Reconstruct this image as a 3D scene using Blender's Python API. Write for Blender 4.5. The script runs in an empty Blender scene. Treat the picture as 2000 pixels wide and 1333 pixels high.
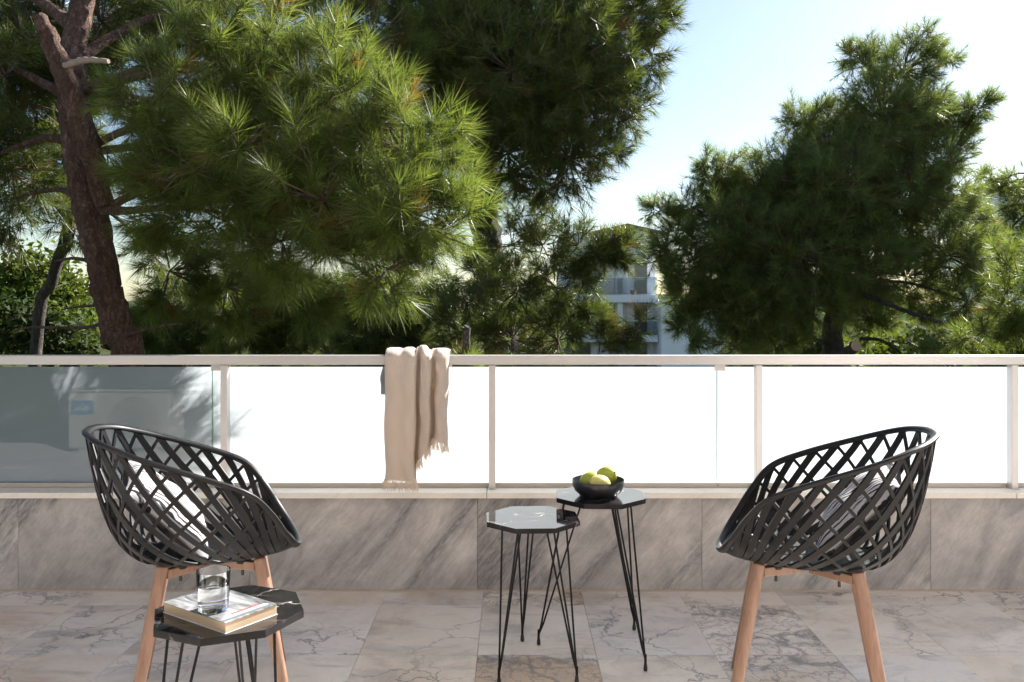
import bpy, bmesh, math, random
import numpy as np
from mathutils import Vector, Matrix

S = bpy.context.scene
C = S.collection
R = math.radians
PI = math.pi
random.seed(7)
rng = np.random.default_rng(7)

# ------------------------------------------------------------------ camera, sky, sun, exposure
F_PX, HORIZON, CAM_H = 1663.0, 598.0, 1.15      # measured on the 2000 px wide photograph
cam = bpy.data.objects.new('camera', bpy.data.cameras.new('camera'))
C.objects.link(cam)
cam.location = (0, 0, CAM_H)
cam.rotation_euler = (R(90), 0, 0)
cam.data.sensor_width = 36.0
cam.data.lens = F_PX / 2000 * 36
cam.data.shift_y = -(666.5 - HORIZON) / 2000
cam.data.clip_start = 0.05
cam.data.clip_end = 6000
S.camera = cam

SUN_EL, SUN_AZ = 35.0, 43.6                     # azimuth to the right of straight ahead
w = bpy.data.worlds.new('World')
S.world = w
w.use_nodes = True
nt = w.node_tree
nt.nodes.clear()
sky = nt.nodes.new('ShaderNodeTexSky')
sky.sky_type = 'NISHITA'
sky.sun_disc = False
sky.sun_elevation = R(SUN_EL)
sky.sun_rotation = R(SUN_AZ)
sky.altitude = 50
sky.air_density = 1.0
sky.dust_density = 0.65
sky.ozone_density = 1.2
bg = nt.nodes.new('ShaderNodeBackground')
bg.inputs[1].default_value = 0.05
wo = nt.nodes.new('ShaderNodeOutputWorld')
nt.links.new(sky.outputs[0], bg.inputs[0])
nt.links.new(bg.outputs[0], wo.inputs[0])

sl = bpy.data.lights.new('sun', 'SUN')
sl.energy = 5.0
sl.angle = R(0.55)
sl.color = (1.0, 0.965, 0.915)
sun = bpy.data.objects.new('sun', sl)
C.objects.link(sun)
sd = Vector((math.sin(R(SUN_AZ)) * math.cos(R(SUN_EL)), math.cos(R(SUN_AZ)) * math.cos(R(SUN_EL)), math.sin(R(SUN_EL))))
sun.rotation_euler = (-sd).to_track_quat('-Z', 'Y').to_euler()
sun.location = sd * 60

S.view_settings.view_transform = 'Standard'
S.view_settings.look = 'None'
S.view_settings.gamma = 1
S.view_settings.use_curve_mapping = False
S.view_settings.exposure = 1.8
S.render.engine = 'CYCLES'
S.cycles.use_denoising = True
S.cycles.denoising_prefilter = 'ACCURATE'
S.cycles.max_bounces = 10
S.cycles.diffuse_bounces = 5
S.cycles.glossy_bounces = 4
S.cycles.transmission_bounces = 10
S.cycles.transparent_max_bounces = 16
S.cycles.sample_clamp_indirect = 6
S.cycles.caustics_refractive = False
S.cycles.caustics_reflective = False


def at(px, py, d):
    """World point seen at photograph pixel (px, py) at distance d in front of the camera."""
    return Vector(((px - 1000) / F_PX * d, d, CAM_H - (py - HORIZON) / F_PX * d))


# ------------------------------------------------------------------ materials
def new_mat(name):
    m = bpy.data.materials.new(name)
    m.use_nodes = True
    t = m.node_tree
    t.nodes.clear()
    out = t.nodes.new('ShaderNodeOutputMaterial')
    b = t.nodes.new('ShaderNodeBsdfPrincipled')
    t.links.new(b.outputs[0], out.inputs[0])
    return m, t, b, out


class G:
    """Small node-graph helper."""
    def __init__(s, t):
        s.t = t

    def n(s, kind, **kw):
        x = s.t.nodes.new('ShaderNode' + kind)
        for k, v in kw.items():
            setattr(x, k, v)
        return x

    def l(s, a, b):
        s.t.links.new(a, b)

    def coord(s, out='Object'):
        return s.n('TexCoord').outputs[out]

    def mapping(s, v, scale=(1, 1, 1), rot=(0, 0, 0), loc=(0, 0, 0)):
        m = s.n('Mapping')
        m.inputs['Scale'].default_value = scale
        m.inputs['Rotation'].default_value = rot
        m.inputs['Location'].default_value = loc
        s.l(v, m.inputs['Vector'])
        return m.outputs[0]

    def noise(s, v, scale, detail=6, rough=0.55, dist=0.0, w=None):
        x = s.n('TexNoise')
        if w is not None:
            x.noise_dimensions = '4D'
            s.l(w, x.inputs['W'])
        x.inputs['Scale'].default_value = scale
        x.inputs['Detail'].default_value = detail
        x.inputs['Roughness'].default_value = rough
        x.inputs['Distortion'].default_value = dist
        if v is not None:
            s.l(v, x.inputs['Vector'])
        return x

    def ramp(s, f, stops, interp='LINEAR'):
        x = s.n('ValToRGB')
        e = x.color_ramp.elements
        x.color_ramp.interpolation = interp
        while len(e) < len(stops):
            e.new(0.5)
        for el, (p, c) in zip(e, stops):
            el.position = p
            el.color = (c, c, c, 1) if isinstance(c, (int, float)) else (*c, 1)
        s.l(f, x.inputs[0])
        return x.outputs[0]

    def mix(s, f, a, b, blend='MIX'):
        x = s.n('Mix', data_type='RGBA', blend_type=blend)
        for sock, v in ((x.inputs[0], f), (x.inputs[6], a), (x.inputs[7], b)):
            if hasattr(v, 'is_output'):
                s.l(v, sock)
            elif isinstance(v, (int, float)):
                sock.default_value = v if sock == x.inputs[0] else (v, v, v, 1)
            else:
                sock.default_value = (*v, 1)
        return x.outputs[2]

    def math(s, op, a, b=0.0, c=None):
        x = s.n('Math', operation=op)
        for i, v in enumerate((a, b, c)):
            if v is None:
                continue
            if hasattr(v, 'is_output'):
                s.l(v, x.inputs[i])
            else:
                x.inputs[i].default_value = v
        return x.outputs[0]

    def vmath(s, op, a, b):
        x = s.n('VectorMath', operation=op)
        for i, v in enumerate((a, b)):
            if hasattr(v, 'is_output'):
                s.l(v, x.inputs[i])
            else:
                x.inputs[i].default_value = v
        return x.outputs[0]

    def bump(s, h, strength, dist=0.01):
        x = s.n('Bump')
        x.inputs['Strength'].default_value = strength
        x.inputs['Distance'].default_value = dist
        s.l(h, x.inputs['Height'])
        return x.outputs[0]


def plain(name, col, rough=0.5, metal=0.0, var=0.12, scale=20.0, bump=0.0, spec=0.5):
    m, t, b, o = new_mat(name)
    g = G(t)
    v = g.coord()
    n = g.noise(v, scale)
    lo = tuple(c * (1 - var) for c in col)
    hi = tuple(min(1, c * (1 + var)) for c in col)
    g.l(g.mix(n.outputs[0], lo, hi), b.inputs['Base Color'])
    b.inputs['Roughness'].default_value = rough
    b.inputs['Metallic'].default_value = metal
    b.inputs['Specular IOR Level'].default_value = spec
    if bump:
        g.l(g.bump(g.noise(v, scale * 4).outputs[0], bump, 0.002), b.inputs['Normal'])
    return m


def floor_marble(bold=0):
    m, t, b, o = new_mat('floor_marble')
    g = G(t)
    rnd = g.n('ObjectInfo').outputs['Random']
    off = g.n('CombineXYZ')
    g.l(g.math('MULTIPLY', rnd, 37.0), off.inputs[0])
    g.l(g.math('MULTIPLY', rnd, 91.0), off.inputs[1])
    v = g.vmath('ADD', g.coord(), off.outputs[0])
    # broad body colour: cream, lilac grey and a few ochre tiles
    body = g.noise(v, 2.2, 5, 0.6, 0.6).outputs[0]
    base = g.ramp(body, [(0.3, (0.59, 0.53, 0.475)), (0.5, (0.78, 0.72, 0.66)), (0.72, (0.86, 0.825, 0.785))])
    tone = g.ramp(rnd, [(0.0, (0.94, 0.89, 0.83)), (0.3, (1.0, 0.98, 0.96)), (0.55, (0.90, 0.88, 0.88)), (0.75, (1.02, 1.0, 0.99)), (0.9, (0.95, 0.88, 0.80)), (1.0, (0.93, 0.92, 0.92))])
    base = g.mix(1.0, base, tone, 'MULTIPLY')
    # ochre clouds
    oc = g.ramp(g.noise(v, 1.5, 3, 0.5, 0.8).outputs[0], [(0.46 if bold == 2 else 0.60, 0.0), (0.50 if bold == 2 else 0.70, 0.75)])
    base = g.mix(g.math('MULTIPLY', oc, 1.0 if bold == 2 else 0.6), base, (0.50, 0.34, 0.20))
    # streaky grey smears
    sv = g.mapping(v, (1.6, 3.6, 1), (0, 0, R(32)))
    sm = g.ramp(g.noise(sv, 2.0, 8, 0.68, 1.0).outputs[0], [(0.50, 0.0), (0.70, 0.62)])
    base = g.mix(sm, base, (0.27, 0.26, 0.27))
    # crackle veins
    dn = g.noise(v, 5.0, 6, 0.6)
    dv = g.vmath('ADD', v, g.vmath('MULTIPLY', g.vmath('SUBTRACT', dn.outputs['Color'], (0.5, 0.5, 0.5)), (0.30, 0.30, 0.30)))
    gate = g.ramp(g.noise(v, 1.7, 2, 0.5).outputs[0], [(0.30 if bold else 0.46, 0.5 if bold else 0.04), (0.62, 1.0)])
    for sc, wd, st in (((6.5, 0.035, 0.85), (15.0, 0.06, 0.7), (2.0, 0.035, 0.9)) if bold else ((3.2, 0.020, 0.85), (9.0, 0.022, 0.18), (1.4, 0.010, 0.85))):
        vo = g.n('TexVoronoi', feature='DISTANCE_TO_EDGE')
        vo.inputs['Scale'].default_value = sc
        g.l(dv, vo.inputs['Vector'])
        ln = g.ramp(vo.outputs['Distance'], [(0.0, 1.0), (wd, 0.0)])
        ln = g.math('MULTIPLY', ln, gate)
        base = g.mix(g.math('MULTIPLY', ln, st), base, (0.16, 0.15, 0.16))
    fine = g.noise(v, 60, 4, 0.6).outputs[0]
    base = g.mix(0.10, base, g.ramp(fine, [(0.3, 0.2), (0.7, 0.85)]), 'OVERLAY')
    g.l(base, b.inputs['Base Color'])
    g.l(g.ramp(g.noise(v, 9, 4).outputs[0], [(0.3, 0.30), (0.7, 0.46)]), b.inputs['Roughness'])
    b.inputs['Specular IOR Level'].default_value = 0.5
    g.l(g.bump(g.noise(v, 5, 3).outputs[0], 0.08, 0.004), b.inputs['Normal'])
    return m


def wall_marble(sill=False):
    m, t, b, o = new_mat('sill_marble' if sill else 'wall_marble')
    g = G(t)
    rnd = g.n('ObjectInfo').outputs['Random']
    off = g.n('CombineXYZ')
    g.l(g.math('MULTIPLY', rnd, 53.0), off.inputs[0])
    g.l(g.math('MULTIPLY', rnd, 17.0), off.inputs[2])
    v = g.vmath('ADD', g.coord(), off.outputs[0])
    rv = g.mapping(v, (1, 1, 1), (0, R(-38), 0))
    sv = g.mapping(rv, (2.3, 1, 0.9))
    a = g.noise(sv, 1.9, 9, 0.62, 0.9).outputs[0]
    if sill:
        base = g.ramp(a, [(0.3, (0.74, 0.67, 0.59)), (0.55, (0.82, 0.77, 0.70)), (0.75, (0.70, 0.63, 0.57))])
    else:
        base = g.ramp(a, [(0.30, (0.21, 0.20, 0.20)), (0.43, (0.36, 0.336, 0.328)), (0.56, (0.45, 0.42, 0.405)), (0.70, (0.62, 0.58, 0.55))])
        st = g.mapping(rv, (2.1, 1, 0.35), loc=(3, 0, 5))
        dk = g.ramp(g.noise(st, 1.5, 7, 0.62, 0.4).outputs[0], [(0.515, 0.0), (0.585, 0.95)])
        grain = g.ramp(g.noise(g.mapping(rv, (22, 1, 5)), 3.0, 7, 0.75, 0.5).outputs[0], [(0.38, 0.15), (0.62, 1.0)])
        mot = g.noise(g.mapping(v, (1, 1, 1)), 9.0, 7, 0.65, 0.5).outputs[0]
        base = g.mix(0.5, base, g.ramp(mot, [(0.3, 0.3), (0.7, 0.72)]), 'OVERLAY')
        base = g.mix(g.math('MULTIPLY', dk, grain), base, (0.10, 0.10, 0.115))
        warm = g.ramp(g.noise(v, 1.4, 3).outputs[0], [(0.45, 0.0), (0.7, 0.6)])
        base = g.mix(g.math('MULTIPLY', warm, 0.5), base, (0.45, 0.40, 0.355))
    fine = g.noise(g.mapping(rv, (30, 8, 5)), 5.0, 8, 0.75).outputs[0]
    base = g.mix(0.30, base, g.ramp(fine, [(0.3, 0.25), (0.7, 0.78)]), 'OVERLAY')
    g.l(base, b.inputs['Base Color'])
    b.inputs['Roughness'].default_value = 0.46
    b.inputs['Specular IOR Level'].default_value = 0.35
    g.l(g.bump(fine, 0.12, 0.002), b.inputs['Normal'])
    return m


def black_marble(dim_edge=False):
    m, t, b, o = new_mat('honed_black_marble' if dim_edge else 'black_marble')
    g = G(t)
    rnd = g.n('ObjectInfo').outputs['Random']
    off = g.n('CombineXYZ')
    g.l(g.math('MULTIPLY', rnd, 23.0), off.inputs[0])
    v = g.vmath('ADD', g.coord(), off.outputs[0])
    dn = g.noise(v, 6.0, 5, 0.6)
    dv = g.vmath('ADD', v, g.vmath('MULTIPLY', g.vmath('SUBTRACT', dn.outputs['Color'], (0.5, 0.5, 0.5)), (0.16, 0.16, 0.16)))
    base = g.ramp(g.noise(v, 7, 6).outputs[0], [(0.35, (0.006, 0.006, 0.007)), (0.7, (0.028, 0.026, 0.026))])
    vo = g.n('TexVoronoi', feature='DISTANCE_TO_EDGE')
    vo.inputs['Scale'].default_value = 4.5
    g.l(dv, vo.inputs['Vector'])
    ln = g.ramp(vo.outputs['Distance'], [(0.0, 1.0), (0.012, 0.0)])
    gate = g.ramp(g.noise(v, 8, 3).outputs[0], [(0.48, 0.0), (0.62, 1.0)])
    base = g.mix(g.math('MULTIPLY', ln, gate), base, (0.55, 0.53, 0.50))
    cl = g.ramp(g.noise(g.mapping(v, (2, 7, 3), (0, 0, 0.6)), 5, 8, 0.7).outputs[0], [(0.58, 0.0), (0.72, 0.4)])
    base = g.mix(cl, base, (0.20, 0.19, 0.18))
    g.l(base, b.inputs['Base Color'])
    b.inputs['Roughness'].default_value = 0.28 if dim_edge else 0.05
    b.inputs['IOR'].default_value = 1.22 if dim_edge else 1.9  # side faces are the same marble, mirrored light cut down to darken them
    return m


def wood(name='beech_wood', c0=(0.36, 0.165, 0.085), c1=(0.52, 0.27, 0.155)):
    m, t, b, o = new_mat(name)
    g = G(t)
    rnd = g.n('ObjectInfo').outputs['Random']
    off = g.n('CombineXYZ')
    g.l(g.math('MULTIPLY', rnd, 23.0), off.inputs[0])
    v = g.vmath('ADD', g.coord(), off.outputs[0])
    gr = g.noise(g.mapping(v, (70, 70, 3)), 1.0, 6, 0.6, 0.4).outputs[0]
    base = g.ramp(gr, [(0.3, c0), (0.7, c1)])
    fl = g.ramp(g.noise(g.mapping(v, (160, 160, 26)), 1.0, 3).outputs[0], [(0.66, 0.0), (0.72, 0.5)])
    base = g.mix(fl, base, tuple(c * 0.5 for c in c0))
    g.l(base, b.inputs['Base Color'])
    b.inputs['Roughness'].default_value = 0.42
    g.l(g.bump(gr, 0.1, 0.001), b.inputs['Normal'])
    return m


def bark(name, c0, c1, c2):
    m, t, b, o = new_mat(name)
    g = G(t)
    v = g.coord()
    dn = g.noise(v, 11.0, 6, 0.65)
    dv = g.vmath('ADD', g.mapping(v, (1, 1, 0.30)), g.vmath('MULTIPLY', dn.outputs['Color'], (0.16, 0.16, 0.10)))
    vo = g.n('TexVoronoi', feature='DISTANCE_TO_EDGE')
    vo.inputs['Scale'].default_value = 30
    g.l(dv, vo.inputs['Vector'])
    cr = g.ramp(vo.outputs['Distance'], [(0.0, 0.0), (0.30, 1.0)])
    n2 = g.noise(g.mapping(v, (1, 1, 0.35)), 26, 9, 0.75, 0.6).outputs[0]
    n3 = g.noise(g.mapping(v, (1, 1, 0.5)), 5, 4, 0.6).outputs[0]
    mixn = g.math('ADD', g.math('MULTIPLY', n2, 0.7), g.math('MULTIPLY', n3, 0.3))
    base = g.ramp(mixn, [(0.36, c0), (0.5, c1), (0.66, c2)])
    base = g.mix(g.math('MULTIPLY', g.math('SUBTRACT', 1.0, cr), 0.55), base, tuple(c * 0.4 for c in c0))
    g.l(base, b.inputs['Base Color'])
    b.inputs['Roughness'].default_value = 0.9
    h = g.math('ADD', g.math('MULTIPLY', cr, 0.5), n2)
    g.l(g.bump(h, 1.0, 0.03), b.inputs['Normal'])
    return m


def needle_mat(name, dark, light, trans=0.35, gloss=0.42, spec=0.5):
    m, t, b, o = new_mat(name)
    g = G(t)
    a = g.n('Attribute', attribute_name='tone')
    col = g.ramp(a.outputs['Fac'], [(0.0, (0.16, 0.10, 0.035)), (0.05, dark), (0.55, tuple((x + y) / 2 for x, y in zip(dark, light))), (1.0, light)])
    g.l(col, b.inputs['Base Color'])
    b.inputs['Roughness'].default_value = gloss
    b.inputs['Specular IOR Level'].default_value = spec
    tr = g.n('BsdfTranslucent')
    g.l(g.mix(1.0, col, (1.45, 1.42, 0.85), 'MULTIPLY'), tr.inputs[0])
    mx = g.n('MixShader')
    mx.inputs[0].default_value = trans
    g.l(b.outputs[0], mx.inputs[1])
    g.l(tr.outputs[0], mx.inputs[2])
    g.l(mx.outputs[0], o.inputs[0])
    return m


def frosted_mat():
    m, t, b, o = new_mat('frosted_film')
    g = G(t)
    v = g.coord()
    n = g.noise(v, 1.6, 4).outputs[0]
    tr = g.n('BsdfTranslucent')
    g.l(g.mix(n, (0.47, 0.515, 0.545), (0.51, 0.55, 0.575)), tr.inputs[0])
    df = g.n('BsdfDiffuse')
    df.inputs[0].default_value = (0.40, 0.43, 0.46, 1)
    mx = g.n('MixShader')
    mx.inputs[0].default_value = 0.24
    g.l(tr.outputs[0], mx.inputs[1])
    g.l(df.outputs[0], mx.inputs[2])
    g.l(mx.outputs[0], o.inputs[0])
    return m


def clear_face(name='clear_glass_face', ior=1.5, tint=(1, 1, 1)):
    m, t, b, o = new_mat(name)
    g = G(t)
    fr = g.n('Fresnel')
    fr.inputs[0].default_value = ior
    tp = g.n('BsdfTransparent')
    tp.inputs[0].default_value = (*tint, 1)
    gl = g.n('BsdfGlossy')
    gl.inputs['Roughness'].default_value = 0.01
    mx = g.n('MixShader')
    g.l(fr.outputs[0], mx.inputs[0])
    g.l(tp.outputs[0], mx.inputs[1])
    g.l(gl.outputs[0], mx.inputs[2])
    g.l(mx.outputs[0], o.inputs[0])
    return m


def glass_mat(name, ior, tint=(1, 1, 1)):
    """Solid glass or water: refracts; a share of straight transmission keeps the shadow light."""
    m, t, b, o = new_mat(name)
    g = G(t)
    b.inputs['Base Color'].default_value = (*tint, 1)
    b.inputs['Roughness'].default_value = 0.0
    b.inputs['IOR'].default_value = ior
    b.inputs['Transmission Weight'].default_value = 1.0
    return m


def throw_mat():
    m, t, b, o = new_mat('woven_wool')
    g = G(t)
    uv = g.n('UVMap').outputs[0]
    w1 = g.n('TexWave', wave_type='BANDS', bands_direction='DIAGONAL')
    w1.inputs['Scale'].default_value = 66
    w1.inputs['Distortion'].default_value = 0.5
    tri = g.n('SeparateXYZ')
    g.l(uv, tri.inputs[0])
    zig = g.math('PINGPONG', tri.outputs[0], 0.009)
    cb = g.n('CombineXYZ')
    g.l(g.math('MULTIPLY', zig, 1.0), cb.inputs[0])
    g.l(tri.outputs[1], cb.inputs[1])
    g.l(cb.outputs[0], w1.inputs['Vector'])
    nz = g.noise(uv, 160, 3).outputs[0]
    big = g.noise(uv, 6, 4).outputs[0]
    h = g.math('ADD', g.math('MULTIPLY', w1.outputs['Fac'], 0.9), g.math('MULTIPLY', g.ramp(nz, [(0.3, 0.0), (0.7, 1.0)]), 0.9))
    col = g.mix(g.math('MULTIPLY', h, 0.55), (0.66, 0.535, 0.445), (0.98, 0.875, 0.78))
    col = g.mix(g.math('MULTIPLY', big, 0.2), col, (0.70, 0.57, 0.46))
    g.l(col, b.inputs['Base Color'])
    b.inputs['Roughness'].default_value = 0.95
    b.inputs['Specular IOR Level'].default_value = 0.1
    b.inputs['Sheen Weight'].default_value = 0.25
    g.l(g.bump(h, 0.8, 0.003), b.inputs['Normal'])
    tr = g.n('BsdfTranslucent')
    g.l(g.mix(1.0, col, (1.0, 0.82, 0.6), 'MULTIPLY'), tr.inputs[0])
    mx = g.n('MixShader')
    mx.inputs[0].default_value = 0.22
    g.l(b.outputs[0], mx.inputs[1])
    g.l(tr.outputs[0], mx.inputs[2])
    g.l(mx.outputs[0], o.inputs[0])
    return m


def stripe_mat():
    m, t, b, o = new_mat('striped_cotton')
    g = G(t)
    v = g.coord()
    dn = g.noise(g.mapping(v, (7, 2, 2)), 1.6, 3).outputs[0]
    sx = g.n('SeparateXYZ')
    g.l(v, sx.inputs[0])
    u = g.math('ADD', g.math('MULTIPLY', sx.outputs[1], 68.0), g.math('MULTIPLY', dn, 2.2))
    fr = g.math('FRACT', u)
    cell = g.n('TexWhiteNoise', noise_dimensions='1D')
    g.l(g.math('FLOOR', u), cell.inputs['W'])
    wdt = g.math('ADD', 0.20, g.math('MULTIPLY', cell.outputs['Value'], 0.36))
    ink = g.math('LESS_THAN', fr, wdt)
    brk = g.ramp(g.noise(g.mapping(v, (9, 60, 5)), 2.0, 4, 0.6).outputs[0], [(0.30, 0.25), (0.42, 1.0)])
    ink = g.math('MULTIPLY', ink, brk)
    # the back of the cushion (local -z) is coloured near black
    back = g.math('LESS_THAN', sx.outputs[2], -0.002)
    col = g.mix(ink, (0.52, 0.505, 0.51), (0.030, 0.027, 0.031))
    col = g.mix(g.math('MULTIPLY', back, 0.94), col, (0.012, 0.012, 0.013))
    g.l(col, b.inputs['Base Color'])
    b.inputs['Roughness'].default_value = 0.9
    b.inputs['Specular IOR Level'].default_value = 0.15
    g.l(g.bump(g.noise(v, 320, 2).outputs[0], 0.35, 0.002), b.inputs['Normal'])
    return m


def cover_mat():
    """Photographic paperback cover: grey landscape print with pale sky."""
    m, t, b, o = new_mat('printed_cover')
    g = G(t)
    v = g.coord()
    sv = g.mapping(v, (9, 26, 1), (0, 0, R(20)))
    a = g.noise(sv, 1.0, 8, 0.68, 0.8).outputs[0]
    col = g.ramp(a, [(0.38, (0.05, 0.055, 0.06)), (0.47, (0.16, 0.165, 0.17)), (0.55, (0.30, 0.305, 0.315)), (0.63, (0.52, 0.525, 0.53)), (0.75, (0.60, 0.60, 0.61))])
    g.l(col, b.inputs['Base Color'])
    b.inputs['Roughness'].default_value = 0.28
    return m


def page_mat():
    m, t, b, o = new_mat('page_edges')
    g = G(t)
    v = g.coord()
    a = g.noise(g.mapping(v, (3, 3, 900)), 1.0, 3).outputs[0]
    g.l(g.mix(a, (0.48, 0.345, 0.22), (0.68, 0.53, 0.38)), b.inputs['Base Color'])
    b.inputs['Roughness'].default_value = 0.9
    return m


def plaster(name, col, dirt=0.25):
    m, t, b, o = new_mat(name)
    g = G(t)
    v = g.coord()
    a = g.noise(v, 0.9, 6, 0.6).outputs[0]
    st = g.noise(g.mapping(v, (2.2, 2.2, 0.25)), 1.3, 6, 0.65).outputs[0]
    c = g.mix(g.ramp(a, [(0.35, 0.0), (0.7, 1.0)]), tuple(x * (1 - dirt * 0.5) for x in col), col)
    c = g.mix(g.ramp(st, [(0.55, 0.0), (0.75, dirt)]), c, tuple(x * 0.6 for x in col))
    g.l(c, b.inputs['Base Color'])
    b.inputs['Roughness'].default_value = 0.85
    g.l(g.bump(g.noise(v, 40, 4).outputs[0], 0.15, 0.004), b.inputs['Normal'])
    return m


def black_plastic():
    m, t, b, o = new_mat('black_plastic')
    g = G(t)
    v = g.coord()
    g.l(g.mix(g.noise(v, 14).outputs[0], (0.006, 0.006, 0.007), (0.011, 0.011, 0.0125)), b.inputs['Base Color'])
    g.l(g.ramp(g.noise(v, 30, 4).outputs[0], [(0.3, 0.34), (0.7, 0.48)]), b.inputs['Roughness'])
    b.inputs['Specular IOR Level'].default_value = 0.22
    g.l(g.bump(g.noise(v, 900, 2).outputs[0], 0.08, 0.0006), b.inputs['Normal'])
    return m


M = dict(
    floor=floor_marble(), floor_bold=floor_marble(1), floor_ochre=floor_marble(2), wall=wall_marble(), sill=wall_marble(True), black=black_marble(), black_edge=black_marble(True), wood=wood('beech_wood', (0.22, 0.122, 0.080), (0.335, 0.200, 0.140)),
    mortar=plain('mortar', (0.50, 0.41, 0.32), 0.95, 0, 0.3, 9), grout=plain('grout', (0.58, 0.53, 0.48), 0.9), alu=plain('anodised_aluminium', (0.58, 0.555, 0.545), 0.38, 0.55, 0.06, 6),
    steel=plain('channel_metal', (0.56, 0.49, 0.43), 0.5, 0.3, 0.1, 12), plastic=black_plastic(),
    iron=plain('black_powder_coat', (0.007, 0.007, 0.008), 0.5, 0.0, 0.15, 40, 0, 0.2), screw=plain('dark_screw', (0.05, 0.045, 0.04), 0.35, 0.9),
    rubber=plain('black_rubber', (0.012, 0.012, 0.012), 0.6), film=frosted_mat(), clear=clear_face('clear_glass_face', 1.52), edge=plain('glass_edge', (0.22, 0.42, 0.37), 0.15),
    glass=glass_mat('drinking_glass', 1.48), water=glass_mat('water', 1.33, (0.98, 1, 1)), throw=throw_mat(), fringe=plain('wool_fringe', (0.70, 0.58, 0.47), 0.95),
    stripe=stripe_mat(), cover=cover_mat(), pages=page_mat(), ceramic=plain('black_ceramic', (0.016, 0.016, 0.020), 0.30, 0, 0.2, 30, 0.05),
    lime=plain('lime_peel', (0.36, 0.40, 0.045), 0.35, 0, 0.28, 22, 0.30), lemon=plain('pale_lemon_peel', (0.60, 0.54, 0.17), 0.40, 0, 0.2, 22, 0.30),
    stem=plain('fruit_stem', (0.16, 0.12, 0.05), 0.8), red=plain('red_print', (0.42, 0.06, 0.07), 0.35), white=plain('white_print', (0.80, 0.80, 0.80), 0.35, 0, 0.03),
    grey=plain('grey_print', (0.16, 0.18, 0.19), 0.35), facade=plaster('facade_render', (0.80, 0.79, 0.79), 0.10),
    white_wall=plaster('white_render', (0.80, 0.81, 0.83), 0.12), beige_wall=plaster('beige_render', (0.48, 0.42, 0.35), 0.3),
    roof=plain('roof_tile_clay', (0.20, 0.14, 0.11), 0.85, 0, 0.3, 3), pane=plain('window_glass', (0.055, 0.065, 0.075), 0.05, 0, 0.1, 1, 0, 0.8),
    rail_glass=clear_face('balcony_glass', 1.5, (0.62, 0.70, 0.76)), curtain=plain('curtain_cloth', (0.60, 0.61, 0.65), 0.9), frame=plain('white_frame', (0.62, 0.64, 0.68), 0.5),
    pipe=plain('zinc_pipe', (0.30, 0.34, 0.37), 0.4, 0.7), terra=plain('terracotta', (0.36, 0.13, 0.07), 0.8), dark=plain('dark_gap', (0.03, 0.03, 0.032), 0.7),
    ac=plain('ac_casing', (0.50, 0.50, 0.48), 0.42, 0, 0.04), grill=plain('grille_wire', (0.25, 0.25, 0.25), 0.5), blue=plain('blue_sticker', (0.045, 0.23, 0.46), 0.35, 0, 0.03),
    ground=plain('garden_soil', (0.050, 0.056, 0.026), 1.0, 0, 0.5, 0.35, 0, 0.0), hill=plain('far_scrub', (0.040, 0.055, 0.030), 1.0, 0, 0.45, 0.02, 0, 0.0),
    concrete=plain('concrete', (0.35, 0.33, 0.31), 0.85, 0, 0.15, 3),
    bark=bark('red_pine_bark', (0.085, 0.042, 0.028), (0.22, 0.112, 0.072), (0.37, 0.255, 0.20)), bark2=bark('grey_pine_bark', (0.045, 0.035, 0.028), (0.11, 0.085, 0.07), (0.20, 0.17, 0.145)),
    deadwood=plain('dead_wood', (0.33, 0.25, 0.20), 0.85, 0, 0.3, 14, 0.5), cut=plain('sawn_wood', (0.42, 0.29, 0.20), 0.85, 0, 0.2, 25),
    twig=plain('twig', (0.11, 0.075, 0.055), 0.9, 0, 0.3, 9), cone=plain('pine_cone', (0.085, 0.05, 0.035), 0.85, 0, 0.3, 30, 0.4),
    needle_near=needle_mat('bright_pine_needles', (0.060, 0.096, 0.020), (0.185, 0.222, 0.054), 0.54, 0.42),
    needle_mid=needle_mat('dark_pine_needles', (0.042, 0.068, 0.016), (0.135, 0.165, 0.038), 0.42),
    needle_blue=needle_mat('cool_pine_needles', (0.085, 0.125, 0.036), (0.190, 0.232, 0.072), 0.5),
    leaf=needle_mat('shrub_leaves', (0.035, 0.060, 0.010), (0.13, 0.165, 0.022), 0.35, 0.65, 0.15), leaf_dark=needle_mat('dark_shrub_leaves', (0.020, 0.036, 0.010), (0.050, 0.070, 0.018), 0.25, 0.7, 0.12),
)


# ------------------------------------------------------------------ object helpers
def tag(o, label=None, cat=None, group=None, kind=None):
    if label:
        o['label'] = label
    if cat:
        o['category'] = cat
    if group:
        o['group'] = group
    if kind:
        o['kind'] = kind
    return o


def empty(name, loc=(0, 0, 0), rz=0.0):
    o = bpy.data.objects.new(name, None)
    o.empty_display_size = 0.1
    C.objects.link(o)
    o.location = loc
    o.rotation_euler = (0, 0, rz)
    return o


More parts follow.
